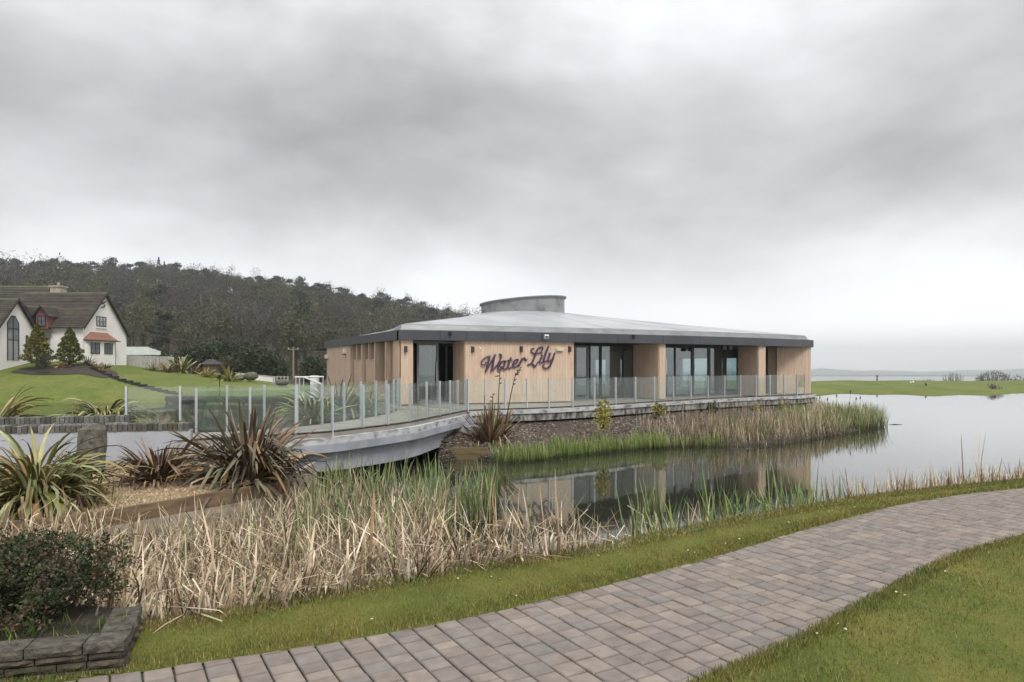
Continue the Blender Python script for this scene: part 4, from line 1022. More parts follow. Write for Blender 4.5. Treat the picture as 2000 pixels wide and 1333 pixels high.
# standing stone
mb = MB(); rs = []
for k in range(9):
    t = k/8; w = lerp(.25, .205, t)*(1 if k < 8 else .8); r = []
    for j in range(12):
        an = 2*math.pi*j/12; c_, s_ = math.cos(an), math.sin(an); q = (abs(c_)**4 + abs(s_)**4)**(-.25)
        f_ = 1 + .10*mnoise.noise(V((c_*1.3, s_*1.3, t*3)))
        r.append((w*q*c_*f_*1.08 + .10*t, w*.72*q*s_*f_, t*1.06 + .06*c_*(k == 8) - (.05 if k == 8 else 0) + .03*mnoise.noise(V((c_*2, s_*2, t*5)))))
    rs.append(r)
for r in rs: mb.v += r
for k in range(8):
    for j in range(12): q = (j+1) % 12; mb.f.append((k*12+j, k*12+q, (k+1)*12+q, (k+1)*12+j)); mb.c.append(None)
mb.f.append(tuple(96+j for j in range(12))); mb.c.append(None)
st = mb.build('standing_stone', M['boulder']); st.location = (X_of(173, 13.1), 13.1, -.55); tag(st, 'upright grey brown standing stone against the pale wall', 'stone')

# ================================================================== STONE PLANTER
pl_ = thing('stone_planter', 'low dark walling stone planter with a clipped shrub by the path', 'planter', (-2.03, 3.58, 0))
def stone(o, dx, dz_, dn, L, h, dp, cap=False):
    """one rough faced block: o corner, dx along the face, dn outward"""
    nu, nv = (4, 2); mb = MB(); c = tuple(np.array(random.choice([(.085,.070,.050), (.062,.050,.038), (.105,.085,.062), (.074,.068,.040)]))*random.uniform(.8, 1.15))
    if cap: c = tuple(np.array((.090,.080,.064))*random.uniform(.85, 1.1))
    gridp = []
    for a in range(nu+1):
        row = []
        for b in range(nv+1):
            e_ = (a in (0, nu)) or (b in (0, nv)); pr = (-.004 if e_ else random.uniform(.002, .026)) if not cap else (-.003 if e_ else random.uniform(-.004, .012))
            row.append(o + dx*(L*a/nu) + V((0, 0, 1))*(h*b/nv) + dn*pr)
        gridp.append(row)
    for a in range(nu):
        for b in range(nv): mb.face([gridp[a][b], gridp[a+1][b], gridp[a+1][b+1], gridp[a][b+1]], c)
    tl1, tr1 = gridp[0][nv], gridp[nu][nv]; bk = dn*-dp
    mb.face([tl1, *[gridp[a][nv] for a in range(1, nu+1)], tr1+bk, tl1+bk], c)
    mb.face([*[gridp[0][b] for b in range(nv, -1, -1)], o+bk, tl1+bk][::-1], c); mb.face([*[gridp[nu][b] for b in range(nv, -1, -1)], o+dx*L+bk, tr1+bk], c)
    mb.face([o+bk, tl1+bk, tr1+bk, o+dx*L+bk][::-1], c)
    mb.build('stone', M['wallstone'], pl_)
def run(p0, p1, sgn):
    p0, p1 = V((*p0, 0)), V((*p1, 0)); d = (p1-p0); L = d.length; d.normalize(); dn = V((d.y, -d.x, 0))*sgn; z_ = -.02
    if sgn < 0: pass
    for ci, h in enumerate((.040, .043, .041, .058)):
        cap = ci == 3; u = -random.random()*.1 if not cap else 0.0; k_ = random.uniform(-.004, .004)
        while u < L - .02:
            l_ = random.uniform(.20, .30) if cap else random.uniform(.12, .26); u0, u1 = max(u, 0), min(u+l_, L)
            if L - u1 < .06: u1 = L
            if u1-u0 > .02: stone(p0 + d*(u0+.004) + V((0, 0, z_+.003)) + dn*(k_ + (.012 if cap else 0)), d, None, dn, u1-u0-.008, h-.006, .15 if cap else .11, cap)
            u = u1
        z_ += h
run((-2.4, -.60), (0, 0), 1)
run((-.058, .150), (-.20, .52), 1)
mb = MB(); mb.prism([(-2.4, -.50), (-.12, .06), (-.30, .56), (-2.4, 1.2)], .0, .115); mb.build('soil', M['soil'], pl_)

# ================================================================== HOUSE ACROSS THE POND
M['harl'] = noisy('cream_white_harling', (.75,.715,.68), (.82,.785,.75), .6, .9, .1, .01, 12)
M['rooftile'] = colattr('brown_concrete_tiles', .85, .35, 1.3, coord='World', bs=.3, bd=.02, bscale=9)
M['redwall'] = noisy('red_dormer_cheeks', (.19,.07,.055), (.24,.09,.07), 2, .85)
M['redtile'] = noisy('red_clay_tiles', (.20,.095,.068), (.27,.13,.09), 3, .85)
M['lead'] = principled('dark_bargeboard', (.035,.03,.028), .6)[0]
M['hpane'] = principled('house_window_glass', (.16,.18,.20), .04, ior=2.4)[0]  # base colour lightened to stand in for sky reflected in the panes
M['stonechim'] = noisy('chimney_stone', (.30,.25,.19), (.42,.36,.28), 3, .9)
M['grey_timber'] = noisy('weathered_fence', (.34,.33,.31), (.46,.45,.42), 3, .9)
GZ0 = 1.75
house = thing('white_house', 'white harled house with brown tiled roofs and red dormers on the far lawn', 'house', (-47, 72, GZ0))
HO = V((-47, 72, GZ0))
def hb(mb, name, mat, parent=None, label=None):
    mb.v = [(x-HO.x, y-HO.y, z-HO.z) for x, y, z in mb.v]; o = mb.build(name, mat, parent or house)
    if label: o['label'] = label
    return o
def tiles(mb, e0, e1, r0, r1, rows_, th=.05):
    """courses of tiles on a roof slope: e0-e1 eave, r0-r1 ridge; every course overlaps the one below"""
    e0, e1, r0, r1 = V(e0), V(e1), V(r0), V(r1); nrm = (e1-e0).cross(r0-e0).normalized()
    if nrm.z < 0: nrm = -nrm
    for k in range(rows_):
        t0, t1 = k/rows_, (k+1.12)/rows_; t1 = min(t1, 1)
        a, b, c, d = e0.lerp(r0, t0), e1.lerp(r1, t0), e1.lerp(r1, t1), e0.lerp(r0, t1); g = random.uniform(.82, 1.18)
        cc = tuple(np.array((.058,.046,.037))*g) if random.random() > .15 else tuple(np.array((.062,.055,.037))*g)
        if k >= rows_-1: cc = (.088, .088, .050)
        mb.face([a+nrm*th, b+nrm*th, c+nrm*.012, d+nrm*.012], cc); mb.face([a-nrm*.0, b-nrm*.0, b+nrm*th, a+nrm*th], tuple(x*.6 for x in cc))
def gable_wing(x0, x1, y0, y1, yr, zr, ef, eb, zb, ov=.35, parts=True, rows_=22):
    """wing with the gable end at x1 (facing +X), ridge along X at yr; ef/eb eave heights at front/back"""
    mb = MB(); prof = [(y0, zb), (y1, zb), (y1, eb), (yr, zr), (y0, ef)]
    mb.v = [(x1, a, b) for a, b in prof] + [(x0, a, b) for a, b in prof]
    mb.f = [(0,1,2,3,4), (9,8,7,6,5), (0,4,9,5), (2,1,6,7)]; mb.c = [None]*4; hb(mb, 'wall', M['harl'])
    sl = (zr-ef)/(yr-y0); sb = (zr-eb)/(y1-yr); mb = MB(); k = .10
    ef2, eb2 = (y0-ov, ef-ov*sl+k), (y1+ov, eb-ov*sb+k)
    tiles(mb, (x0, *ef2), (x1+ov, *ef2), (x0, yr, zr+k), (x1+ov, yr, zr+k), rows_); tiles(mb, (x1+ov, *eb2), (x0, *eb2), (x1+ov, yr, zr+k), (x0, yr, zr+k), rows_)
    mb.face([(x0, *ef2), (x1+ov, *ef2), (x1+ov, yr, zr+k), (x0, yr, zr+k)][::-1], (.04,.035,.03)); mb.face([(x1+ov, *eb2), (x0, *eb2), (x0, yr, zr+k), (x1+ov, yr, zr+k)][::-1], (.04,.035,.03))
    rf = hb(mb, 'roof', M['rooftile'])
    for (ya, za) in (ef2, eb2):
        mb = MB(); d = V((0, yr-ya, zr+k-za)); mb.obox((x1+ov-.02, ya, za-.26), (.06, 0, 0), d, (0, 0, .24)); hb(mb, 'bargeboard', M['lead'], house)
    mb = MB(); mb.tube([(x0, ef2[0]-.05, ef2[1]-.04), (x1+ov, ef2[0]-.05, ef2[1]-.04)], .07, 6); hb(mb, 'gutter', M['lead'])
    return rf
# main block behind, right wing, front left wing
gable_wing(-64, -50.6, 71.0, 80.0, 75.5, 10.3, 5.9, 5.9, 1.0)
gable_wing(-52.5, -44, 70, 77.9, 73.6, 9.35, 5.75, 5.1, 1.2)
gable_wing(-62, -48.0, 63.2, 68.8, 66.0, 8.0, 4.85, 4.85, 1.0, rows_=16)
def win_x(x, ya, yb, za, zb, cols_, rows_=2, name='window', parent=None):
    """window in a wall facing +X at x"""
    mb = MB(); fr = .07
    def bar(a, b, c, d, e=.06): mb.box(x+.005, x+e, a, b, c, d)
    bar(ya, yb, za, za+fr); bar(ya, yb, zb-fr, zb)
    for i in range(cols_+1): u = lerp(ya, yb-fr, i/cols_); bar(u, u+fr, za+fr, zb-fr, .058)
    for i in range(1, rows_): u = lerp(za, zb, i/rows_); bar(ya+fr, yb-fr, u-.025, u+.025, .05)
    w = hb(mb, name, M['lead'], parent)
    g = MB(); g.box(x+.004, x+.03, ya+.03, yb-.03, za+.03, zb-.03); hb(g, 'pane', M['hpane'], w)
    return w
def win_y(y, xa, xb, za, zb, cols_, rows_=2, name='window'):
    mb = MB(); fr = .07
    def bar(a, b, c, d, e=.06): mb.box(a, b, y-e, y-.005, c, d)
    bar(xa, xb, za, za+fr); bar(xa, xb, zb-fr, zb)
    for i in range(cols_+1): u = lerp(xa, xb-fr, i/cols_); bar(u, u+fr, za+fr, zb-fr, .058)
    for i in range(1, rows_): u = lerp(za, zb, i/rows_); bar(xa+fr, xb-fr, u-.025, u+.025, .05)
    w = hb(mb, name, M['lead']); g = MB(); g.box(xa+.03, xb-.03, y-.03, y-.004, za+.03, zb-.03); hb(g, 'pane', M['hpane'], w); return w
def DX(x, X): return X*F/(x-1000)
# upper gable window with sill
D0, D1 = DX(188, -44), DX(207, -44); win_x(-44, D0, D1, Z_of(638.5, 73), Z_of(618.5, 73), 3)
mb = MB(); mb.box(-43.99, -43.88, D0-.1, D1+.1, Z_of(641, 73)-.05, Z_of(641, 73)+.06); hb(mb, 'sill', M['harl'])
# bay window with a red hipped roof
D0, D1 = DX(175.5, -43.6), DX(224, -43.6); zt_ = Z_of(665.5, 73); zb_ = Z_of(707, 73)-.6
mb = MB(); mb.prism([(-44.02, D0-.3), (-43.4, D0+.25), (-43.4, D1-.25), (-44.02, D1+.3)], zb_, zt_); bay = hb(mb, 'bay_window', M['harl'])
for xa, xb, nm in ((177, 194.5, 2), (203.5, 219.5, 3)): win_x(-43.4, DX(xa, -43.4), DX(xb, -43.4), Z_of(692, 73), Z_of(670.5, 73), nm, 2)
mb = MB(); a = [(-44.0, D0-.55, zt_), (-43.15, D0+.05, zt_), (-43.15, D1-.05, zt_), (-44.0, D1+.55, zt_)]; b = [(-44.0, D0+.75, zt_+.85), (-43.98, D1-.75, zt_+.85)]
mb.face([a[0], a[1], b[0]]); mb.face([a[1], a[2], b[1], b[0]]); mb.face([a[2], a[3], b[1]]); mb.face(a[::-1]); hb(mb, 'bay_roof', M['redtile'])
mb = MB(); mb.box(-43.98, -43.12, D0-.35, D1+.35, zt_-.09, zt_-.003); hb(mb, 'fascia', M['lead'])
mb = MB(); mb.tube([(-43.93, DX(225, -43.93), zb_), (-43.93, DX(225, -43.93), zt_-.1)], .05, 6); hb(mb, 'downpipe', M['lead'])
# gable ornament
mb = MB(); zc = Z_of(594, 73.4); yc = DX(200.5, -44)
mb.tube([(-43.95, yc-.55, zc-.1), (-43.93, yc, zc+.08), (-43.93, yc+.5, zc+.32)], [.05, .1, .04], 6); mb.tube([(-43.95, yc-.3, zc-.42), (-43.93, yc+.15, zc-.3), (-43.93, yc+.35, zc-.05)], [.05, .08, .05], 6); hb(mb, 'gable_ornament', M['lead'])
# tall arched window in the front wing
X2 = -48.0; ya, yb = DX(13.5, X2), DX(36.5, X2); z0 = Z_of(704, 65.5); z1 = Z_of(617.5, 65.5)
mb = MB(); ym = (ya+yb)/2
def bx(a, b, c, d): mb.box(X2+.005, X2+.07, a, b, c, d)
bx(ya, ya+.07, z0, z1-.7); bx(yb-.07, yb, z0, z1-.7); bx(ym-.045, ym+.045, z0, z1-.02); bx(ya+.07, yb-.07, Z_of(665, 65.5), Z_of(665, 65.5)+.09); bx(ya+.07, yb-.07, Z_of(643, 65.5), Z_of(643, 65.5)+.07)
for y_a, y_b in ((ya, ya+.55), (yb, yb-.55)): mb.obox((X2+.005, y_a, z1-.75), (.06, 0, 0), (0, y_b-y_a, .7), (0, 0, .09))
bx(ya+.5, yb-.5, z1-.06, z1+.03); w = hb(mb, 'tall_window', M['lead'])
g = MB(); pts = [(ya+.03, z0), (yb-.03, z0), (yb-.03, z1-.72), (yb-.55, z1-.02), (ya+.55, z1-.02), (ya+.03, z1-.72)]
g.v = [(X2+.03, a, b) for a, b in pts] + [(X2-.02, a, b) for a, b in pts]; g.f = [(0,1,2,3,4,5), (11,10,9,8,7,6)]; g.c = [None]*2; hb(g, 'pane', M['hpane'], w)
win_x(X2, DX(50, X2), DX(54.5, X2), z0+.9, Z_of(655, 67), 1, 2)
# dormers
for xa, xb, yt in ((45, 62, 597), (70, 93, 597)):
    Dd = 69.45; Xa, Xb = X_of(xa, Dd), X_of(xb, Dd); xm = (Xa+Xb)/2; zt = Z_of(yt, Dd); ze = Z_of(613, Dd); zb2 = Z_of(643, Dd)
    mb = MB(); mb.v = [(Xa, Dd, zb2), (Xb, Dd, zb2), (Xb, Dd, ze), (xm, Dd, zt-.15), (Xa, Dd, ze), (Xa, Dd+3, zb2), (Xb, Dd+3, zb2), (Xb, Dd+3, ze), (xm, Dd+3.5, zt-.15), (Xa, Dd+3, ze)]
    mb.f = [(0,1,2,3,4), (1,6,7,2), (5,0,4,9)]; mb.c = [None]*3; dm = hb(mb, 'dormer', M['redwall'])
    mb = MB(); tiles(mb, (Xa-.25, Dd-.25, ze-.3), (Xa-.25, Dd+3.4, ze-.3), (xm, Dd-.25, zt), (xm, Dd+3.4, zt), 7, .04); tiles(mb, (Xb+.25, Dd+3.4, ze-.3), (Xb+.25, Dd-.25, ze-.3), (xm, Dd+3.4, zt), (xm, Dd-.25, zt), 7, .04); hb(mb, 'dormer_roof', M['rooftile'], dm)
    mb = MB(); 
    for s_ in (-1, 1): mb.obox((xm, Dd-.28, zt-.14), (s_*((Xb-Xa)/2+.27), 0, ze-.3-zt), (0, .05, 0), (0, 0, .16))
    hb(mb, 'bargeboard', M['lead'], dm)
    win_y(Dd, xm-.42, xm+.42, Z_of(638, Dd), Z_of(617, Dd), 2, 2)
# porch
mb = MB(); tiles(mb, (-51.5, 67.9, Z_of(662, 68.5)), (-45.9, 67.9, Z_of(662, 68.5)), (-51.5, 69.95, Z_of(640, 70)), (-47.2, 69.95, Z_of(640, 70)), 8); hb(mb, 'porch_roof', M['rooftile'])
mb = MB(); mb.box(-51.5, -46.3, 68.5, 69.98, 1.2, Z_of(663, 68.5)); hb(mb, 'porch', M['harl'])
mb = MB(); mb.box(-47.6, -46.75, 68.44, 68.5, 1.5, Z_of(670, 68.5)); hb(mb, 'door', M['dark'])
# chimney
mb = MB(); xa, xb = X_of(104, 75), X_of(123.5, 75); mb.box(xa, xb, 74.5, 75.6, 8.2, Z_of(562, 75)); mb.box(xa-.1, xb+.1, 74.4, 75.7, Z_of(562, 75)+.002, Z_of(559, 75)); ch = hb(mb, 'chimney', M['stonechim'])
mb = MB(); xm = (xa+xb)/2; mb.tube([(xm, 75.05, Z_of(559, 75)), (xm, 75.05, Z_of(552, 75))], [.14, .11], 8); hb(mb, 'chimney_pot', M['stonechim'], ch)

# ---- other buildings and garden things
b = thing('green_roofed_shed', 'low building with pale green hipped roof behind the fence by the house', 'shed', (X_of(280, 92), 92, gz(280, 92)))
zt, ze, zg = Z_of(677.5, 92)-b.location.z, Z_of(694, 92)-b.location.z, -1
xw = 61/F*92/2
mb = MB(); mb.box(-xw-.6, xw-.3, -2, 3, zg, ze); mb.build('wall', M['harl'], b)
M['greenroof'] = noisy('pale_green_sheet_roof', (.30,.335,.30), (.36,.39,.35), 1, .7)
mb = MB(); e = [(-xw-1, -2.4, ze), (xw+.2, -2.4, ze), (xw+.2, 3.4, ze), (-xw-1, 3.4, ze)]; r = [(-xw-1, .5, zt), (xw-1.9, .5, zt)]
mb.face([e[0], e[1], r[1], r[0]]); mb.face([e[1], e[2], r[1]]); mb.face([e[2], e[3], r[0], r[1]]); mb.face(e[::-1]); mb.build('roof', M['greenroof'], b)
b = thing('summerhouse', 'small brown summerhouse with hipped roof at the hedge', 'summerhouse', (X_of(413, 87), 87, gz(413, 87)))
zt, ze = Z_of(702, 87)-b.location.z, Z_of(712, 87)-b.location.z; xw = 15.5/F*87
M['hutwood'] = noisy('hut_boards', (.13,.095,.065), (.19,.14,.10), 4, .9, stretch=(6,6,.6))
mb = MB(); mb.box(-xw+.25, xw*.55, -.8, 1.2, -1, ze); mb.build('wall', M['hutwood'], b)
for xx in (xw*.85, xw*.6): mb = MB(); mb.box(xx-.06, xx+.06, -.85, -.73, -1, ze); mb.build('post', M['hutwood'], b)
mb = MB(); e = [(-xw, -1.1, ze), (xw, -1.1, ze), (xw, 1.5, ze), (-xw, 1.5, ze)]; r = [(-.5, .2, zt), (.2, .2, zt)]
mb.face([e[0], e[1], r[1], r[0]]); mb.face([e[1], e[2], r[1]]); mb.face([e[2], e[3], r[0], r[1]]); mb.face([e[3], e[0], r[0]]); mb.face(e[::-1]); mb.build('roof', M['lead'], b)
# pale fence beside the house: boards one by one
fn = thing('board_fence', 'pale weathered board fence to the right of the house', 'fence', (X_of(247, 80), 80, gz(247, 80)))
FX = np.arange(0, X_of(369, 82)-X_of(247, 80), .42)
for i, u in enumerate(FX):
    xp = X_of(247, 80)+u; D = 80 + .05*u; xx = 1000+F*xp/D; zt = Z_of(np.interp(xx, [247, 300, 369], [694, 696, 698]), D) + random.uniform(-.03, .03); 
    if 12 < i < 15: continue
    mb = MB(); mb.box(u, u+.38, .05*u, .05*u+.04, -1.2, zt-fn.location.z); mb.build('board', M['grey_timber'], fn)
# white low wall, rail fence, boulders on the far lawn
w = thing('low_white_wall', 'long low white wall at the far end of the lawn', 'wall', (X_of(460, 84), 84, gz(460, 84)))
x1 = X_of(536, 86)-X_of(460, 84); mb = MB(); z0, z1 = Z_of(729, 84)-w.location.z, Z_of(737, 86)-w.location.z
mb.v = [(0,0,-1.5), (x1,2,-1.5), (x1,2,z1), (0,0,z0), (0,.3,-1.5), (x1,2.3,-1.5), (x1,2.3,z1), (0,.3,z0)]; mb.f = [(0,1,2,3), (7,6,5,4), (3,2,6,7), (1,5,6,2), (4,0,3,7)]; mb.c = [None]*5; mb.build('wall_face', M['harl'], w)
mb = MB(); mb.obox((-.05, -.06, z0+.004), (x1+.1, 2, z1-z0), (0, .42, 0), (0, 0, .06)); mb.build('coping', M['kerb'], w)
f = thing('rail_fence', 'short weathered post and rail fence left of the pavilion', 'fence', (X_of(534, 76), 76, gz(534, 76)))
L = X_of(562, 76)-X_of(534, 76); zt = Z_of(735, 76)-f.location.z; zbm = Z_of(751, 76)-f.location.z
for k in range(5): mb = MB(); mb.box(L*k/4-.05, L*k/4+.05, 0, .1, zbm-.2, zt); mb.build('post', M['grey_timber'], f)
for k in range(3): mb = MB(); zz = lerp(zbm+.15, zt-.1, k/2); mb.box(-.1, L+.1, -.04, -.005, zz-.04, zz+.05); mb.build('rail', M['grey_timber'], f)
def rock(nm, lab, cat, loc, s, seed, mat='boulder', group=None):
    mb = MB(); mb.sphere((0, 0, 0), 1, 12, 8); mb.v = [(x*s[0]*(1+.25*mnoise.noise(V((x, y, z))*1.4+V((seed,)*3))), y*s[1], z*s[2]*(1+.25*mnoise.noise(V((x, y, z))*1.7+V((seed+4,)*3)))) for x, y, z in mb.v]
    o = mb.build(nm, M[mat], None, True); o.location = loc; return tag(o, lab, cat, group)
p = px(490, 735, 78); rock('boulder', 'larger grey boulder in front of the low white wall', 'boulder', p, (.85, .6, .5), 3)
p = px(469, 738, 78); rock('boulder', 'smaller grey boulder left of the larger one by the white wall', 'boulder', p, (.55, .45, .38), 9)
p = px(551, 748, 74); rock('dark_rock', 'dark low rock at the foot of the rail fence', 'rock', p, (.7, .5, .35), 5)
# garden steps up the lawn: each tread a part
gs = thing('garden_steps', 'flight of dark timber steps climbing the far lawn', 'steps', (X_of(340, 57), 57, gz(340, 57)))
for k in range(13):
    t = k/12; xx = lerp(338, 176, t); D = lerp(57.5, 67.5, t); zz = gz(xx, D)
    mb = MB(); xp = X_of(xx, D)-gs.location.x; mb.obox((xp-.75, D-57, zz-gs.location.z-.10), (1.5, -.35, 0), (.1, .28, 0), (0, 0, .22)); mb.build('tread', M['dark'], gs)
# jetty
j = thing('jetty', 'dark timber jetty along the far shore of the pond', 'jetty', (X_of(322, 54), 54, WZ))
xj = X_of(590, 51)-X_of(322, 54)
for k in range(26):
    u0, u1 = xj*k/26, xj*(k+1)/26; mb = MB(); mb.obox((u0+.01, -3*k/26, .42), (u1-u0-.02, 0, 0), (0, 2.2, 0), (0, 0, .07)); mb.build('deck_board', M['dark'], j)
mb = MB(); mb.obox((0, -.03, .12), (xj, -3, 0), (0, .1, 0), (0, 0, .28)); mb.build('beam', M['dark'], j)
for k in range(8): mb = MB(); mb.tube([(xj*k/7+.1, -3*k/7+.15, -1), (xj*k/7+.1, -3*k/7+.15, .42)], .09, 8); mb.build('pile', M['dark'], j)
# garden lamp, utility pole and wires
l = thing('garden_lamp', 'slim black garden lamp post on the far lawn', 'lamp post', (X_of(429, 57), 57, gz(429, 57)))
h = Z_of(733, 57)-l.location.z; mb = MB(); mb.tube([(0, 0, -.3), (0, 0, h-.25)], [.045, .03], 8); mb.build('pole', M['black'], l)
mb = MB(); mb.tube([(0, 0, h-.25), (0, 0, h-.2), (0, 0, h-.03), (0, 0, h)], [.04, .10, .15, .05], 8); mb.build('lantern', M['black'], l); mb = MB(); mb.box(-.16, .16, -.02, .02, h-.02, h+.02); mb.build('cap', M['black'], l)
u = thing('utility_pole', 'pale wooden utility pole in front of the wooded hill', 'utility pole', (X_of(573, 110), 110, gz(573, 110)))
h = Z_of(678, 110)-u.location.z; M['polewood'] = noisy('pole_wood', (.24,.22,.13), (.30,.27,.17), 3, .9)
mb = MB(); mb.tube([(0, 0, -.5), (0, 0, h)], [.16, .12], 8); mb.build('pole', M['polewood'], u)
mb = MB(); mb.box(-.9, .9, -.06, .06, h-.45, h-.3); mb.build('crossarm', M['polewood'], u)
for s_ in (-.75, 0, .75): mb = MB(); mb.tube([(s_, 0, h-.3), (s_, 0, h-.12)], .06, 6); mb.build('insulator', M['white'], u)
M['wire'] = principled('grey_wire', (.10,.10,.10), .6)[0]
for s_, lab in ((-.75, 'left overhead wire strung across the wooded hill'), (.75, 'right overhead wire strung across the wooded hill')):
    mb = MB(); a = V((u.location.x+s_, 110, u.location.z+h-.15)); bq = px(255 if s_ < 0 else 262, 645, 92); c = px(690, 690, 112); pts = []
    for k in range(15): t = k/14; q = bq.lerp(a, t); q.z -= 1.3*4*t*(1-t)*.6; pts.append(q)
    for k in range(1, 6): t = k/5; q = a.lerp(c, t); q.z -= .5*4*t*(1-t)*.5; pts.append(q)
    o = V(pts[0]); mb.tube([p_-o for p_ in pts], .022, 4); w = mb.build('overhead_wire', M['wire']); w.location = o; tag(w, lab, 'wire', 'overhead wires')
# white hand rail and post left of the pavilion
hr = thing('handrail', 'white tubular handrail with a pale post beyond the footbridge', 'handrail', (X_of(580, 30), 30, -.5))
def hl(x, y, D): p = px(x, y, D); return p - V(hr.location)
mb = MB(); mb.tube([hl(576, 737, 30), hl(632, 736.5, 31)], .035, 8); mb.tube([hl(596, 738, 29), hl(626, 750, 26)], .035, 8); mb.build('rail', M['white'], hr)
for x in (578, 585, 593, 631): mb = MB(); mb.tube([hl(x, 738, 30), hl(x, 775, 30)], .022, 6); mb.build('baluster', M['steel'], hr)
mb = MB(); a = hl(606, 734, 31); mb.box(a.x, a.x+.32, a.y, a.y+.3, a.z-1.6, a.z); mb.build('post', M['white'], hr)
# right bank: marker post, birds
o = thing('marker_post', 'thin dark post standing on the far right bank', 'post', (X_of(1713, 97), 97, gz(1713, 97)))
mb = MB(); h = Z_of(733.5, 97)-o.location.z; mb.tube([(0, 0, -.4), (0, 0, h-.12)], [.09, .08], 8); mb.build('shaft', M['dark'], o); mb = MB(); mb.tube([(0, 0, h-.12), (0, 0, h-.02), (0, 0, h)], [.15, .15, .06], 8); mb.build('cap', M['dark'], o)
def bird(lab, x, y, D, mat, s=1.0, g=None):
    zz = max(gz(x, D), WZ); o = thing('bird', lab, 'bird', (X_of(x, D), D, zz), 1.2, g)
    mb = MB(); mb.tube([(-.24*s, 0, .16*s), (-.12*s, 0, .17*s), (0, 0, .17*s), (.12*s, 0, .2*s), (.17*s, 0, .27*s), (.20*s, 0, .32*s), (.245*s, 0, .33*s), (.30*s, 0, .32*s)], [.01*s, .06*s, .095*s, .075*s, .04*s, .045*s, .038*s, .006*s], 8); mb.build('body', mat, o, True)
    for q in (-.03, .03): mb = MB(); mb.tube([(0, q*s, 0), (0, q*s, .1*s)], .008*s, 4); mb.build('leg', M['dark'], o)
bird('left of two white birds resting on the right bank', 1779, 751, 88, M['white'], 1.1, 'birds on the bank'); bird('right of two white birds resting on the right bank', 1784, 750.5, 88, M['white'], 1.2, 'birds on the bank')
bird('dark bird on the grass of the right bank', 1808.5, 758, 80, M['dark'], 1.3)

# ================================================================== PLANTS
def ribbon_mesh(paths, widths, cols, name, mat, axis=None, vfold=0.0):
    """paths (n,k,3) -> flat ribbons; widths (n,k); facing: random horizontal axis per ribbon"""
    n, k, _ = paths.shape
    if axis is None:
        an = rng.uniform(0, np.pi, n); axis = np.stack([np.cos(an), np.sin(an), np.zeros(n)], 1)
    w = axis[:, None, :]*widths[..., None]/2
    v = np.stack([paths - w, paths + w], 2).reshape(-1, 3)
    base = (np.arange(n)*k*2)[:, None, None]; j = (np.arange(k-1)*2)[None, :, None]
    f = (base + j + np.array([0, 1, 3, 2])[None, None, :]).reshape(-1, 4)
    c = np.repeat(cols, k-1, 0) if cols.ndim == 2 else cols.reshape(-1, 3)
    return np_mesh(name, v, f, c, mat)
def reeds(P, z0, H, lean, wid, cols, bent=.0, arch=.25, k=6, kinkdrop=1.0, coh=None):
    """P (n,2) feet, z0 feet height, H length. bent: share of snapped blades"""
    n = len(P); az = rng.uniform(0, 2*np.pi, n) if coh is None else 2*np.pi*1.3*patch(P, .75) + rng.normal(0, coh, n); d = np.stack([np.cos(az), np.sin(az)], 1)
    th = np.abs(rng.normal(0, lean, n)); cur = rng.uniform(0, arch, n)
    snap = rng.random(n) < bent; tk = rng.uniform(.3, .85, n); dk = rng.uniform(1.0, 2.5, n)*kinkdrop
    pos = np.zeros((n, k, 3)); pos[:, 0, :2] = P; pos[:, 0, 2] = z0
    az2 = az + rng.normal(0, .9, n)
    for i in range(1, k):
        t = i/(k-1); a = th + cur*t*t; sn = snap & (t > tk); a = np.where(sn, th + dk, a)
        dd = np.where(sn[:, None], np.stack([np.cos(az2), np.sin(az2)], 1), d); L = H/(k-1)
        pos[:, i, :2] = pos[:, i-1, :2] + dd*(np.sin(a)*L)[:, None]; pos[:, i, 2] = pos[:, i-1, 2] + np.cos(a)*L
    pos[:,:,2] = np.maximum(pos[:,:,2], WZ - .05)
    wt_ = np.interp(np.linspace(0, 1, k), [0, .5, .8, 1], [.9, 1, .75, .12])[None]*wid[:, None]
    wt_ = np.where(snap[:, None], np.maximum(wt_, wid[:, None]*.7), wt_)
    ax = np.stack([-np.sin(az + rng.normal(0, .6, n)), np.cos(az), np.zeros(n)], 1); ax /= np.linalg.norm(ax, axis=1)[:, None]
    # shade painted along the blade: darkest among the stems at the foot
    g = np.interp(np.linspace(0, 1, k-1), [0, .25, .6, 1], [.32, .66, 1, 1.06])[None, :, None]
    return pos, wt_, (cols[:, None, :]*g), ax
def pick(cols, n, var=.18): return np.array(cols)[rng.integers(0, len(cols), n)]*rng.uniform(1-var, 1+var, (n, 1))
DEAD = [(.56,.45,.31), (.64,.53,.38), (.45,.34,.22), (.60,.50,.37), (.34,.25,.16), (.70,.60,.46), (.22,.16,.10), (.50,.38,.27), (.15,.105,.07), (.32,.21,.12), (.42,.39,.22)]
GREEN = [(.15,.21,.06), (.20,.26,.08), (.12,.18,.07), (.25,.29,.105), (.17,.21,.10), (.29,.30,.13)]
BLUEGREEN = [(.14,.20,.10), (.17,.225,.12), (.21,.26,.12), (.25,.275,.11), (.11,.16,.07)]
FRESH = [(.15,.24,.045), (.20,.30,.065), (.11,.18,.04), (.26,.33,.09), (.30,.33,.12), (.34,.32,.17)]

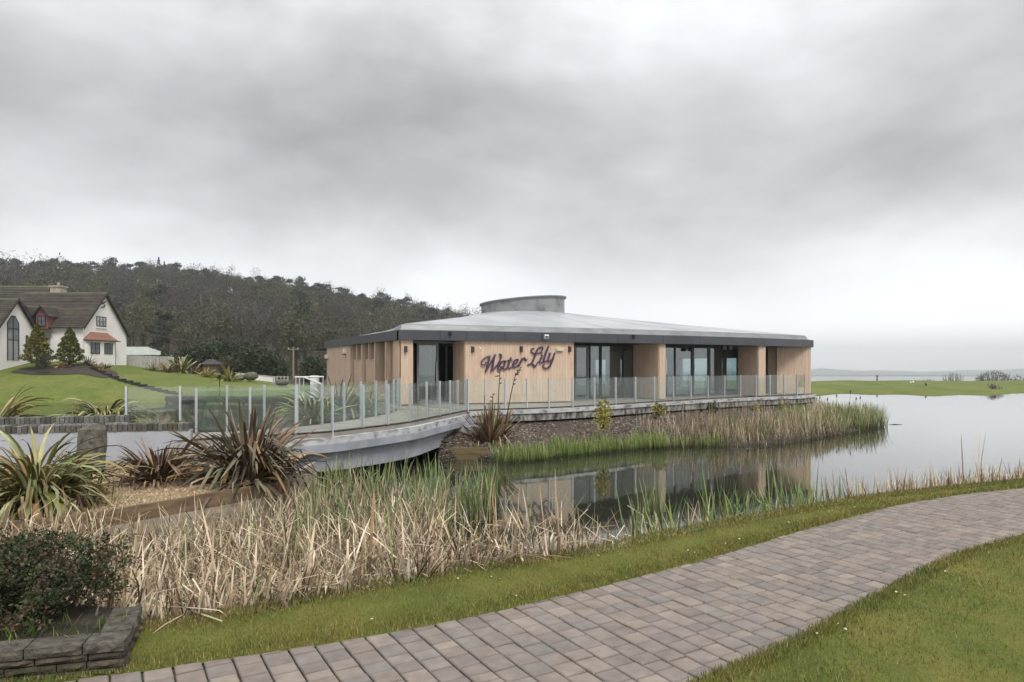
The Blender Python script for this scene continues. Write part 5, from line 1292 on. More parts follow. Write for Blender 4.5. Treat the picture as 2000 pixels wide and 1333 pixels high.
def in_poly(P, poly):
    x, y = P[:,0], P[:,1]; inside = np.zeros(len(P), bool); j = len(poly)-1
    for i in range(len(poly)):
        xi, yi = poly[i]; xj, yj = poly[j]
        c = ((yi > y) != (yj > y)) & (x < (xj-xi)*(y-yi)/((yj-yi) or 1e-9) + xi); inside ^= c; j = i
    return inside
def sample_poly(poly, n):
    p = np.array(poly); lo, hi = p.min(0), p.max(0); out = []; tot = 0
    while tot < n:
        q = rng.uniform(lo, hi, (n*2, 2)); q = q[in_poly(q, poly)]; out.append(q); tot += len(q)
    return np.concatenate(out)[:n]
e400 = resample(edge, 400)
def edge_t(P):                                             # distance out from the lawn edge
    out = np.zeros(len(P))
    for k in range(0, len(P), 4000): out[k:k+4000] = np.sqrt(((P[k:k+4000, None, :] - e400[None])**2).sum(-1).min(1))
    return out
# marsh: the big dead reed bed between lawn edge, timber wall and bridge
el_ = edge[(edge[:,0] > -5.2) & (edge[:,0] < .75)]; el_ = el_ + np.array([0, .06])
marsh = [tuple(p) for p in el_[::4]] + [tuple(el_[-1]), (.75, 6.7), (-.2, 7.4), (-.85, 8.7), (-1.25, 10.4), (-1.0, 12.6), (-2.2, 13.4), (-3.3, 14.4), (-4.15, 14.6), (-4.1, 12.3), (-5.9, 9.5), (-8.3, 7.9), (-8.3, 5.2)]
def top_z(P, t):                                           # how high the standing dead stems reach
    return np.interp(t, [0, .4, 1.2, 3, 6, 9], [.00, .02, -.14, -.54, -.84, -.95]) + .16*patch(P*1.0, .8) + .30*sstep(-.56, -.64, P[:,0]/P[:,1])*sstep(.6, 1.6, t)
def clumpy(P, s, thr):                                     # keep feet in clumps
    return P[(patch(P, s) + rng.normal(0, .18, len(P))) > thr]
groups = []
P = sample_poly(marsh, 10000); P = clumpy(P, .9, -.42); t = edge_t(P); z0 = np.maximum(bank_z(t), WZ); H = np.maximum(top_z(P, t) - z0, .25)*rng.uniform(.4, 1.05, len(P))
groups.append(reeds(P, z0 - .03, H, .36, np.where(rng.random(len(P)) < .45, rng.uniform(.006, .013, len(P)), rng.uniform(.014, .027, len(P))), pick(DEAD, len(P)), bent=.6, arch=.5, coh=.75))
# lying, criss-crossed litter on top of the mass
P = sample_poly(marsh, 12500); t = edge_t(P); z0 = np.maximum(bank_z(t), WZ); zz = z0 + np.maximum(top_z(P, t) - z0, .2)*rng.uniform(.25, .98, len(P))
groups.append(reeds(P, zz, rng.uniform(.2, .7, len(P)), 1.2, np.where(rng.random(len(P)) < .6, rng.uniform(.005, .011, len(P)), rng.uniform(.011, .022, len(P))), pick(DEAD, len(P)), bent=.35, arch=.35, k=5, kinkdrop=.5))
# short broken stubs at the lawn edge
el2 = resample(edge[(edge[:,0] > -3.4) & (edge[:,0] < .9)], 300); P = el2[rng.integers(0, 300, 2600)] + rng.normal(0, .03, (2600, 2)); tt = rng.uniform(.05, .55, 2600); P = P + np.array([-.42, .9])*tt[:, None]; kp = (patch(P, 1.6) + rng.normal(0, .25, 2600)) > -.2; P, tt = P[kp], tt[kp]; nn2 = len(P)
groups.append(reeds(P, bank_z(tt) - .03, rng.uniform(.15, .48, nn2), .4, rng.uniform(.008, .020, nn2), pick(DEAD, nn2), bent=.5, arch=.4, coh=.8))
pos = [g_[0] for g_ in groups]
def reed_obj(groups, name, label):
    me_v, me_f, me_c, off = [], [], [], 0
    for pos_, w_, c_, ax in groups:
        n, k, _ = pos_.shape; w = ax[:, None, :]*w_[..., None]/2; v = np.stack([pos_-w, pos_+w], 2).reshape(-1, 3)
        base = (np.arange(n)*k*2)[:, None, None]; j = (np.arange(k-1)*2)[None, :, None]
        f = (base + j + np.array([0, 1, 3, 2])[None, None, :]).reshape(-1, 4) + off
        me_v.append(v); me_f.append(f); me_c.append(np.broadcast_to(c_, (n, k-1, 3)).reshape(-1, 3)); off += len(v)
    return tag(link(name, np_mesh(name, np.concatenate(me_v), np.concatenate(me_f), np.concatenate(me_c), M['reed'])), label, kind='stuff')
reed_obj(groups, 'dead_reeds', 'pale dead broken reeds filling the marsh in front of the path')
# green shoots through the marsh, thicker towards the bridge
groups = []
P = sample_poly(marsh, 1500); t = edge_t(P); w_ = sstep(2.2, 6.5, t)*.85 + .05; P = P[(rng.random(len(P)) < w_*sstep(-4.8, -2.9, P[:,0])*(P[:,0] < -.4))]
P = clumpy(P, 1.1, -.05); t = edge_t(P); z0 = np.maximum(bank_z(t), WZ)
n = len(P); reps = 3; P2 = np.repeat(P, reps, 0) + rng.normal(0, .035, (n*reps, 2)); z2 = np.repeat(z0, reps)
groups.append(reeds(P2, z2 - .03, rng.uniform(.5, 1.2, len(P2)), .17, rng.uniform(.015, .030, len(P2)), pick(BLUEGREEN, len(P2)), bent=.07, arch=.35))
for cx, cy, n_, hh, r_ in ((-1.75, 4.75, 9, .36, .05), (-2.3, 4.62, 7, .34, .05), (-.75, 12.1, 80, 1.2, .4), (-.5, 13.2, 60, 1.1, .3), (-1.45, 12.9, 60, 1.25, .4), (-2.5, 13.4, 70, 1.2, .5), (-3.4, 13.6, 80, 1.2, .5), (-1.1, 10.4, 50, 1.1, .4), (-2.9, 5.6, 8, .6, .12)):
    P = np.array([cx, cy]) + rng.normal(0, r_*.5, (n_, 2)); t = edge_t(P); z0 = np.maximum(bank_z(t), WZ)
    groups.append(reeds(P, z0 - .02, hh*rng.uniform(.65, 1.1, n_), .15, rng.uniform(.015, .030, n_), pick(GREEN + BLUEGREEN[:2] + DEAD[:1], n_), bent=.06, arch=.4))
# fringe along the lawn edge to the right: separate green tufts and dead clumps in the shallows
n = 330; u = rng.uniform(0, 1, n); ei = edge[(edge[:,0] > .2) & (edge[:,0] < 5.2)]; ei = resample(ei, 300); enr = np.gradient(ei, axis=0); enr = np.stack([-enr[:,1], enr[:,0]], 1); enr /= np.linalg.norm(enr, axis=1)[:, None]
k = (u*299).astype(int); t = rng.uniform(.35, 2.6, n); P = ei[k] + enr[k]*t[:, None]; P = clumpy(P, 1.3, .10); P = P[rng.random(len(P)) < np.interp(P[:,0], [1.0, 1.05, 1.6, 2.6], [0, .4, .6, 1])][:60]; n = len(P); t = edge_t(P)
P2 = np.repeat(P, 8, 0) + rng.normal(0, .07, (n*8, 2)); z2 = np.maximum(np.repeat(bank_z(t), 8), WZ); hmax = .22 - z2
groups.append(reeds(P2, z2 - .03, hmax*rng.uniform(.5, 1.05, len(P2)), .27, rng.uniform(.014, .030, len(P2)), pick(GREEN + BLUEGREEN[:2], len(P2)), bent=.08, arch=.35))
P = np.array([gp(1590, 1010)]) + rng.normal(0, .12, (5, 2)) + [0, .9]; groups.append(reeds(P, np.full(5, -1.0), rng.uniform(1.45, 1.75, 5), .16, np.full(5, .016), pick(GREEN, 5), arch=.2))
reed_obj(groups, 'green_reeds', 'fresh green reed shoots along the near shore')
groups = []
n = 1500; k = rng.integers(0, 300, n); t = rng.uniform(.25, 1.9, n); P = ei[k] + enr[k]*t[:, None]; P = clumpy(P, 1.0, -.06); t = edge_t(P); zb_ = np.maximum(bank_z(t), WZ)
groups.append(reeds(P, zb_ - .03, (.0 - zb_)*rng.uniform(.5, 1.05, len(P)), .26, rng.uniform(.012, .026, len(P)), pick(DEAD, len(P)), bent=.45, arch=.4, coh=.8))
er = resample(edge[(edge[:,0] > 5.0) & (edge[:,0] < 9.5)], 200); P = er[rng.integers(0, 200, 1500)] + rng.normal(0, .04, (1500, 2)) + np.array([-.35, .9])*rng.uniform(.2, 1.5, (1500, 1)); t = edge_t(P)
groups.append(reeds(P, np.maximum(bank_z(t), WZ) - .03, (.16 - np.maximum(bank_z(t), WZ))*rng.uniform(.70, 1.02, 1500), .22, rng.uniform(.012, .026, 1500), pick(DEAD + [(.22,.17,.12), (.17,.13,.09), (.26,.22,.13)], 1500), bent=.35, arch=.35))
Pf = np.concatenate([sample_poly([(-1.3, 8.6), (1.2, 7.6), (2.6, 9.4), (0.4, 12.5), (-.6, 14.0)], 90), sh[rng.integers(4, 40, 90)] + rng.normal(0, .35, (90, 2)) - [0, .45]]); groups.append(reeds(Pf, np.full(180, WZ + .004), rng.uniform(.1, .45, 180), 1.53, rng.uniform(.006, .014, 180), pick(DEAD, 180), arch=.02, k=3))
P = np.array(gp(1968, 945)) + rng.normal(0, .06, (4, 2)) + [0, .8]; groups.append(reeds(P, np.full(4, -.9), rng.uniform(1.3, 1.6, 4), .1, np.full(4, .02), pick(DEAD, 4), arch=.1))
reed_obj(groups, 'dead_reeds', 'pale dead reeds fringing the lawn edge to the right')

# island reeds
def shore_band(x0, x1, n, t0, t1):
    m = (1000 + F*sh[:,0]/sh[:,1] >= x0) & (1000 + F*sh[:,0]/sh[:,1] <= x1); s_ = resample(sh[m], 200); d_ = resample(de2[m], 200); i = rng.integers(0, 200, n)
    t = rng.uniform(t0, t1, n); v_ = d_[i]-s_[i]; v_ /= np.linalg.norm(v_, axis=1)[:, None]; P = s_[i] + v_*t[:, None]
    z = np.where(t < 0, WZ, np.interp(t, [0, .5, 1.2, 2.2], [-1.4, -1.2, -1.0, -.8])); return P, z
groups = []
P, z0 = shore_band(955, 1300, 2600, -.45, .35); P2k = (patch(P, 1.2) + rng.normal(0, .3, len(P))) > -.3; P, z0 = P[P2k], z0[P2k]; groups.append(reeds(P, z0, rng.uniform(.28, .66, len(P))*(1 + .5*patch(P, .7)), .13, rng.uniform(.010, .02, len(P)), pick(FRESH, len(P)), bent=.05, arch=.35))
P, z0 = shore_band(1270, 1420, 420, -.35, .3); groups.append(reeds(P, z0, rng.uniform(.25, .6, len(P)), .15, rng.uniform(.010, .02, len(P)), pick(FRESH, len(P)), arch=.35))
reed_obj(groups, 'fresh_reeds', 'bright green young reeds along the island waterline')
groups = []
P, z0 = shore_band(1285, 1650, 3600, -.3, 1.5); P2k = (patch(P, .9) + rng.normal(0, .3, len(P))) > -.3; P, z0 = P[P2k], z0[P2k]; groups.append(reeds(P, z0, rng.uniform(.4, .95, len(P))*(1 + .5*patch(P, .6)), .22, rng.uniform(.009, .018, len(P)), pick(DEAD, len(P)), bent=.2, arch=.5))
P, z0 = shore_band(1330, 1560, 130, .1, 1.5); groups.append(reeds(P, z0, rng.uniform(1.2, 1.65, len(P)), .05, rng.uniform(.009, .014, len(P)), pick([(.30,.22,.16), (.36,.27,.20)], len(P)), arch=.08))
reed_obj(groups, 'dead_reeds', 'tan dead reeds along the island shore before the pavilion')
groups = []
P, z0 = shore_band(1450, 1760, 1700, .1, 2.2); groups.append(reeds(P, z0, rng.uniform(.3, .8, len(P))*(1 + .5*patch(P, .8)), .15, rng.uniform(.010, .018, len(P)), pick(GREEN + FRESH[:3] + DEAD[:2], len(P)), arch=.4))
tip = [(12.6, 28.2), (15.6, 30.4), (18.0, 32.6), (18.9, 35.2), (17.9, 38.0), (15.8, 35.9), (13.0, 33.6)]
P = clumpy(sample_poly(tip, 3600), .9, -.35); groups.append(reeds(P, np.full(len(P), WZ), rng.uniform(.45, 1.05, len(P))*(1 + .55*patch(P, .7)), .15, rng.uniform(.012, .02, len(P)), pick(GREEN + FRESH[:2] + DEAD[:3], len(P)), arch=.35))
reed_obj(groups, 'green_reeds', 'green reeds on the tip of the island to the right')
# bulrush heads standing above the tip
M['cattail'] = principled('bulrush_brown', (.045,.028,.018), .9)[0]; M['stalk'] = principled('dry_stalk', (.26,.20,.12), .8)[0]
ct = [(1594, 777, 'leftmost'), (1601, 773, 'second'), (1616, 777, 'third'), (1634, 770, 'fourth'), (1661, 763, 'fifth and tallest'), (1658.5, 785, 'sixth'), (1672, 776, 'seventh'), (1680, 774, 'eighth'), (1687, 791, 'rightmost')]
for i, (x, y, wd) in enumerate(ct):
    D = 34.5 + (i % 3)*.5; p = px(x, y, D); o = thing('bulrush', wd + ' brown bulrush head above the island reeds, counted from the pavilion', 'bulrush', (p.x, p.y, WZ), 0, 'bulrushes on the island tip')
    h = p.z - WZ; lx = random.uniform(-.12, .12); mb = MB(); mb.tube([(-lx, 0, 0), (-lx*.4, 0, h*.5), (0, 0, h-.15)], .008, 5); mb.build('stem', M['stalk'], o)
    mb = MB(); mb.tube([(0, 0, h-.17), (0, 0, h-.15), (.01, 0, h-.02), (.01, 0, h)], [.012, .026, .026, .008], 8); mb.build('seed_head', M['cattail'], o)

# ---- flax plants: strap leaves, each a part
def leaf_variant(th0, bend, kink=None, w=.058, k=9, twist=0.0):
    mb = MB(); p = np.array([0., 0., 0.]); pts = [p.copy()]; th = th0; ths = [th0]
    for i in range(1, k+1):
        t = i/k; th = th0 + bend*t**1.6
        if kink and t > kink[0]: th = th0 + bend*kink[0]**1.6 + kink[1]
        p = p + np.array([math.sin(th), 0, math.cos(th)])/k; pts.append(p.copy()); ths.append(th)
    wd = np.interp(np.linspace(0, 1, k+1), [0, .15, .5, .8, 1], [.55, .8, 1, .72, .05])*w
    for i in range(k+1):
        n_ = np.array([-math.cos(ths[i]), 0, math.sin(ths[i])]); tw = twist*(i/k)**1.5; sd = np.array([0, math.cos(tw), 0]) + n_*math.sin(tw); fold = n_*wd[i]*.22
        for s_, f_ in ((-1, 1), (0, 0), (1, 1)): mb.v.append(tuple(pts[i] + sd*wd[i]/2*s_ + fold*f_))
    for i in range(k):
        for j in range(2): mb.f.append((i*3+j, i*3+j+1, (i+1)*3+j+1, (i+1)*3+j)); mb.c.append(None)
    return mb.mesh('strap_leaf', None, True)
def flax(name, label, loc, n, L, mats, th=(.1, 1.0), bend=(.2, 1.1), kinks=.2, w=.058, group=None, aim=None):
    o = thing(name, label, 'flax', loc, 0, group); vs_ = []
    for a in range(16):
        t0 = lerp(th[0], th[1], (a % 8)/7); kk = (random.uniform(.45, .8), random.uniform(.9, 1.9)) if random.random() < kinks else None
        vs_.append(leaf_variant(t0, random.uniform(*bend), kk, w*random.uniform(.8, 1.2), 9, random.uniform(-1.2, 1.2)))
    for i in range(n):
        me_ = random.choice(vs_); lf = bpy.data.objects.new('leaf', me_); col.objects.link(lf); lf.parent = o
        if not me_.materials: me_.materials.append(None)
        lf.material_slots[0].link = 'OBJECT'; lf.material_slots[0].material = random.choice(mats)
        a = random.uniform(0, 2*math.pi); r = random.uniform(0, .16)*L; s = L*random.uniform(.6, 1.12)
        lf.location = (r*math.cos(a), r*math.sin(a), -.03); lf.rotation_euler = (random.uniform(-.12, .12), random.uniform(-.15, .15), a + random.uniform(-.3, .3)); lf.scale = (s, s*random.uniform(.85, 1.15), s)
    return o
fx_green = objrand('flax_olive_green', [(0, (.085,.095,.024)), (.35, (.15,.155,.04)), (.6, (.22,.21,.07)), (.8, (.30,.26,.10)), (1, (.10,.085,.03))], .45, .5, .3, 5)
fx_tan = objrand('flax_dying_tan', [(0, (.30,.19,.08)), (.4, (.22,.13,.06)), (.7, (.42,.32,.18)), (1, (.12,.07,.04))], .6, .3, .3, 5)
fx_red = objrand('flax_maroon', [(0, (.065,.036,.028)), (.3, (.12,.066,.045)), (.55, (.20,.125,.085)), (.8, (.33,.24,.17)), (1, (.10,.066,.05))], .5, .4, .3, 5)
fx_dark = objrand('flax_bronze_green', [(0, (.05,.042,.028)), (.3, (.085,.072,.042)), (.6, (.145,.13,.075)), (.85, (.22,.20,.125)), (1, (.07,.04,.028))], .45, .5, .3, 5)
fx_pale = objrand('flax_pale_variegated', [(0, (.13,.17,.06)), (.4, (.22,.25,.11)), (.7, (.36,.36,.19)), (1, (.42,.38,.20))], .45, .5, .25, 5)
fx_gold = objrand('flax_gold', [(0, (.28,.24,.06)), (.5, (.38,.34,.10)), (1, (.20,.18,.05))], .5, .4, .25, 5)
flax('flax_plant', 'big olive green flax with yellowed drooping leaves at the left edge of the bed', (-7.05, 10.1, -.52), 430, 1.45, [fx_green]*5 + [fx_pale]*2 + [fx_tan]*2, (.03, 1.0), (1.0, 3.0), .5, .038)
flax('flax_plant', 'low maroon brown flax sprawling in the middle of the gravel bed', (X_of(312, 12.3), 12.3, -.52), 330, 1.12, [fx_red]*4 + [fx_dark]*2 + [fx_tan], (.25, 1.62), (.1, 1.1), .35, .04)
flax('flax_plant', 'tall dark bronze flax by the near end of the footbridge', (X_of(486, 12.5), 12.5, -.52), 380, 1.52, [fx_dark]*5 + [fx_red]*2 + [fx_tan], (.03, 1.35), (.15, 1.4), .45, .040)
flax('flax_plant', 'arching yellow green flax behind the far low wall', (X_of(205, 17.2), 17.2, .02), 150, 1.35, [fx_green]*3 + [fx_pale], (.15, 1.0), (1.0, 2.3), .3, .05)
flax('flax_plant', 'orange tinged flax cut off by the left edge of the view', (X_of(-12, 16.3), 16.3, .0), 110, 1.4, [fx_tan]*2 + [fx_green], (.15, 1.15), (.7, 1.9), .2, .045)
fbx = flax('flax_plant', 'spiky red brown flax with tall seed stalks where the bridge meets the terrace', (X_of(958, 22.6), 22.6, -1.0), 190, 1.35, [fx_red]*2 + [fx_tan]*2 + [fx_green], (.05, 1.2), (.0, .5), .1, .045)
M['seedstalk'] = principled('dark_seed_stalk', (.035,.022,.018), .8)[0]
def stalk(pts_px, D, pods):
    mb = MB(); pts = [px(x, y, D) - V(fbx.location) for x, y in pts_px]; mb.tube(pts, list(np.linspace(.022, .010, len(pts))), 6)
    for (x, y, dx, dy) in pods: a = px(x, y, D) - V(fbx.location); b_ = px(x+dx, y-dy, D) - V(fbx.location); mb.tube([a, a.lerp(b_, .5), b_], [.008, .022, .010], 5)
    mb.build('seed_stalk', M['seedstalk'], fbx)
stalk([(970,850), (972,816), (974,770), (976,735), (977,712)], 22.7, [(976,730,-6,6), (975,742,5,4), (975.5,750,5,2), (976,734,-9,-2), (977,720,4,5), (977,714,2,6), (977,718,-3,4)])
stalk([(984,850), (990,813), (998,770), (1005,738), (1010,728), (1016,720)], 22.6, [(1004,744,5,4), (1006,736,1,8), (1008,733,5,2), (1011,727,-1,6), (1013,724,5,1), (1015,721,3,4), (1002,752,5,3), (1009,731,6,5)])
stalk([(957,850), (960,811), (962,785), (963,770)], 22.5, [(962,785,-5,2), (962.5,778,-5,4), (963,772,3,3)])
stalk([(947,850), (946.5,810), (947,772)], 22.8, [])
flax('flax_plant', 'pale variegated flax seen through the bridge glass, nearer the house side', (X_of(610, 22.5), 22.5, -.3), 130, 1.5, [fx_pale]*3 + [fx_green], (.08, 1.1), (.4, 1.6), .2, .05)
flax('flax_plant', 'tall green flax seen through the bridge glass before the rounded wall', (X_of(664, 24.5), 24.5, -.25), 130, 1.6, [fx_green]*3 + [fx_pale, fx_tan], (.06, 1.0), (.2, 1.2), .2, .05)
flax('flax_plant', 'green and tan flax seen through the bridge glass close to the pavilion corner', (X_of(716, 25.8), 25.8, -.25), 110, 1.35, [fx_green]*2 + [fx_pale, fx_tan], (.06, 1.0), (.2, 1.2), .2, .05)
# far garden flaxes
fmesh = None
def far_flax(label, x, y, D, L, mat, n=90):
    z = gz(x, D); o = flax('flax_plant', label, (X_of(x, D), D, z - .05), n, L, mat, (.1, 1.35), (.2, 1.4), .1, .075); return o
far_flax('pinkish flax left of the tallest far flax in the border', 327, 715, 78, 1.6, [fx_tan]); far_flax('tallest green flax in the far border', 354, 712, 79, 2.3, [fx_green, fx_pale]); far_flax('brown red flax right of the tallest far flax', 381, 716, 80, 1.5, [fx_red])
far_flax('yellow green flax just left of the summerhouse front', 404, 724, 77, 1.4, [fx_gold]); far_flax('round golden flax at the right end of the far border', 446, 731, 75, 1.9, [fx_gold, fx_green])
far_flax('orange flax below the bay window', 192, 712, 67.5, 1.1, [fx_tan]); far_flax('orange flax left of the garden steps', 121, 716, 65.5, .9, [fx_tan]); far_flax('grey brown spiky plant left of the bay window', 172, 704, 69, 1.1, [fx_dark]); far_flax('brown spiky plant right of the bay window', 208, 704, 70.5, .9, [fx_red])
far_flax('dark green flax at the left end of the far border', 297, 706, 77, 1.2, [fx_green])

# ---- leafy shrubs and trees built from leaf faces
def leaf_faces(C, size, cols, up=.0, asp=.55):
    """one pointed quad per centre with random tilt"""
    n = len(C); a = rng.normal(size=(n, 3)); a /= np.linalg.norm(a, axis=1)[:, None]; b = rng.normal(size=(n, 3)); b[:,2] += up; b -= (b*a).sum(1)[:, None]*a; b /= np.linalg.norm(b, axis=1)[:, None]
    s = np.asarray(size)[:, None]*np.ones((n, 1)); a = a*s; b = b*s*asp
    v = np.stack([C-a, C+b, C+a, C-b], 1).reshape(-1, 3); f = np.arange(4*n).reshape(n, 4); return v, f, cols
def blob_pts(n, rad, shell=.5, lump=.25, seed=0, sq=(1, 1, 1), boxy=0.0):
    d = rng.normal(size=(n, 3)); d /= np.linalg.norm(d, axis=1)[:, None]
    if boxy: m_ = np.abs(d).max(1)[:, None]; d = d*(1-boxy) + d/m_*boxy
    l = np.array([mnoise.noise(V(q*1.9) + V((seed, seed*2, 0))) + .5*mnoise.noise(V(q*4.3) + V((seed, 0, 3))) for q in d])
    r = (1 - shell*rng.random(n)**1.7)*(1 + lump*l); return d*(r*rad)[:, None]*np.array(sq), r
def shrub(name, label, cat, loc, rad, sq, n, leaf, cols, group=None, boxy=0.0, twigs=8, parent=None, lump=.25, cz=None, seed=None, clump=0):
    o = thing(name, label, cat, loc, 0, group); sd_ = seed if seed is not None else random.random()*30
    P, r = blob_pts(n, rad, .75, lump, sd_, sq, boxy); cz_ = rad*sq[2] if cz is None else cz; P[:,2] += cz_; P = P[P[:,2] > .0]
    if clump:
        ctr_ = P[:n//clump]; ci_ = rng.integers(0, len(ctr_), n); P = ctr_[ci_] + rng.normal(0, leaf*1.9, (n, 3)); cl_ = pick(cols, len(ctr_), .2)[ci_]*rng.uniform(.7, 1.3, (n, 1)); P = P + 0; keep_ = P[:,2] > 0; P, cl_ = P[keep_], cl_[keep_]
    else: cl_ = pick(cols, len(P), .25)
    v, f, c = leaf_faces(P, rng.uniform(.6, 1.3, len(P))*leaf, cl_, .3); link('foliage', np_mesh('foliage', v, f, c, M['leaf']), o)
    mb = MB()
    for i in range(twigs):
        a = random.uniform(0, 6.28); e = random.uniform(.3, .85); q = V((math.cos(a)*rad*sq[0]*e, math.sin(a)*rad*sq[1]*e, cz_*random.uniform(.9, 1.7))); mb.tube([(0, 0, -.05), q*.45 + V((random.uniform(-.1, .1)*rad, random.uniform(-.1, .1)*rad, 0)), q], [rad*.035, rad*.022, rad*.006], 5)
    if twigs: mb.build('branches', M['bark'], o)
    return o
DK = [(.030,.048,.018), (.045,.062,.022), (.022,.035,.014), (.065,.050,.030), (.085,.055,.034), (.055,.075,.028), (.10,.075,.045)]
shrub('clipped_shrub', 'dense dark clipped shrub growing in the stone planter', 'shrub', (-3.05, 4.08, .09), .52, (1.2, .82, .455), 30000, .0115, DK, boxy=.42, twigs=16, lump=.24, cz=.235, seed=4, clump=24)
YEL = [(.30,.26,.03), (.38,.33,.045), (.22,.20,.03), (.44,.40,.09), (.16,.16,.03)]
p = px(1178, 842, 24.2); shrub('yellow_shrub', 'bright yellow leaved shrub on the chippings slope', 'shrub', (p.x, p.y, p.z), .50, (.66, .6, 1.12), 700, .045, YEL, 'shrubs on the island slope', twigs=6)
for x, y, D, r_, lab in ((1287, 815, 28.2, .34, 'dull yellow green shrub under the terrace edge, left of the tan reeds'), (1476, 815, 33.3, .40, 'yellowish shrub under the terrace edge behind the tan reeds'), (1531, 812, 34.6, .42, 'yellow green shrub below the right end of the terrace'), (1392, 808, 31, .3, 'small dark green shrub tucked under the terrace edge')):
    p = px(x, y, D); shrub('low_shrub', lab, 'shrub', (p.x, p.y, p.z), r_, (.9, .8, .9), 420, .05, YEL[2:] + [(.12,.13,.03), (.20,.16,.05)] if 'dark' not in lab else DK, 'shrubs on the island slope', twigs=5)
shrub('leafy_shrub', 'small green leafy shrub behind the big olive flax', 'shrub', (X_of(138, 11.6), 11.6, -.55), .36, (1, .9, .9), 1500, .03, [(.05,.085,.025), (.075,.11,.03), (.04,.06,.02)], twigs=6)
# sedge tuft beside the gravel
P = np.array([X_of(197, 11.2), 11.2]) + rng.normal(0, .07, (260, 2)); g_ = reeds(P, np.full(260, -.56), rng.uniform(.14, .34, 260), .55, rng.uniform(.004, .007, 260), pick([(.20,.19,.07), (.14,.15,.05), (.30,.25,.12)], 260), arch=1.0, k=5)
o = reed_obj([g_], 'sedge_tuft', None); o.name = 'sedge_tuft'; del o['kind']; tag(o, 'small tufted sedge growing in the golden gravel', 'sedge')
# weeds in the planter
P = np.c_[rng.uniform(-3.4, -2.15, 260), rng.uniform(3.62, 3.95, 260)]; P[:,1] += (P[:,0]+2.1)*.22; g_ = reeds(P, np.full(260, .115), rng.uniform(.05, .13, 260), .35, rng.uniform(.003, .006, 260), pick([(.10,.16,.03), (.14,.19,.05), (.18,.18,.06)], 260), arch=.9, k=5)
reed_obj([g_], 'planter_grass', 'grass weeds along the planter edge below the shrub')

# ---- conifers in front of the house
def conifer(name, label, loc, h, r, cols, n=5200, group=None):
    o = thing(name, label, 'tree', loc, 0, group); t = rng.random(n)**.75; z = t*h; az = rng.uniform(0, 6.283, n); rr = r*(1-t)**.8*(.55 + .45*rng.random(n)**.5)*(1 + .16*np.sin(az*5 + z*4) + .14*np.sin(z*11 + az*2)); sw = np.clip(t/.10, .35, 1)
    P = np.stack([rr*sw*np.cos(az), rr*sw*np.sin(az), z + .05*h*.0], 1); v, f, c = leaf_faces(P, rng.uniform(.06, .17, n), pick(cols, n, .3), .5, .5); link('crown', np_mesh('crown', v, f, c, M['leaf']), o)
    mb = MB(); mb.tube([(0, 0, -.3), (0, 0, h*.9)], [.14, .02], 7); mb.build('trunk', M['bark'], o); return o
GOLD = [(.11,.105,.018), (.16,.145,.022), (.065,.075,.015), (.20,.17,.03), (.045,.055,.013)]
D = 64.5; conifer('golden_conifer', 'golden conifer left of the house porch', (X_of(73, D), D, Z_of(710, D)), (710-633)/F*D, 27/F*D*1.05, GOLD)
D = 66.5; conifer('golden_conifer', 'darker conical conifer in front of the house side wall', (X_of(136, D), D, Z_of(709, D)), (709-640)/F*D, 27/F*D, [(.07,.085,.017), (.11,.115,.02), (.045,.06,.014), (.14,.13,.025)])
D = 62.5; shrub('dark_shrub', 'dark rounded shrub in front of the golden conifer', 'shrub', (X_of(85, D), D, Z_of(718, D)), .72, (1, .9, .85), 900, .07, [(.035,.04,.02), (.05,.055,.028), (.06,.055,.035)])
mb = MB(); xq = [px(20, 709, 63), px(60, 716, 62.3), px(130, 721, 62.5), px(200, 724, 63.5), px(232, 718, 66), px(228, 710, 70), px(150, 707, 68), px(40, 705, 65)]
zq = [V((q.x, q.y, gz(1000+F*q.x/q.y, q.y)+.12)) for q in xq]; 
zc_ = sum(zq, V())/len(zq); bd_ = resample(np.array([tuple(q) for q in zq + zq[:1]]), 60)[:-1]; nb_ = len(bd_)
for r_ in range(7):
    for q in bd_: s_ = 1 - r_/6*.98; xx_, yy_ = zc_.x + (q[0]-zc_.x)*s_, zc_.y + (q[1]-zc_.y)*s_; mb.v.append((xx_, yy_, gz(1000+F*xx_/yy_, yy_)+.05))
for r_ in range(6):
    for k in range(nb_): m_ = (k+1) % nb_; mb.f.append((r_*nb_+k, r_*nb_+m_, (r_+1)*nb_+m_, (r_+1)*nb_+k)); mb.c.append(None)
tag(mb.build('border_bed', M['soil']), 'dark soil border in front of the house', kind='structure')

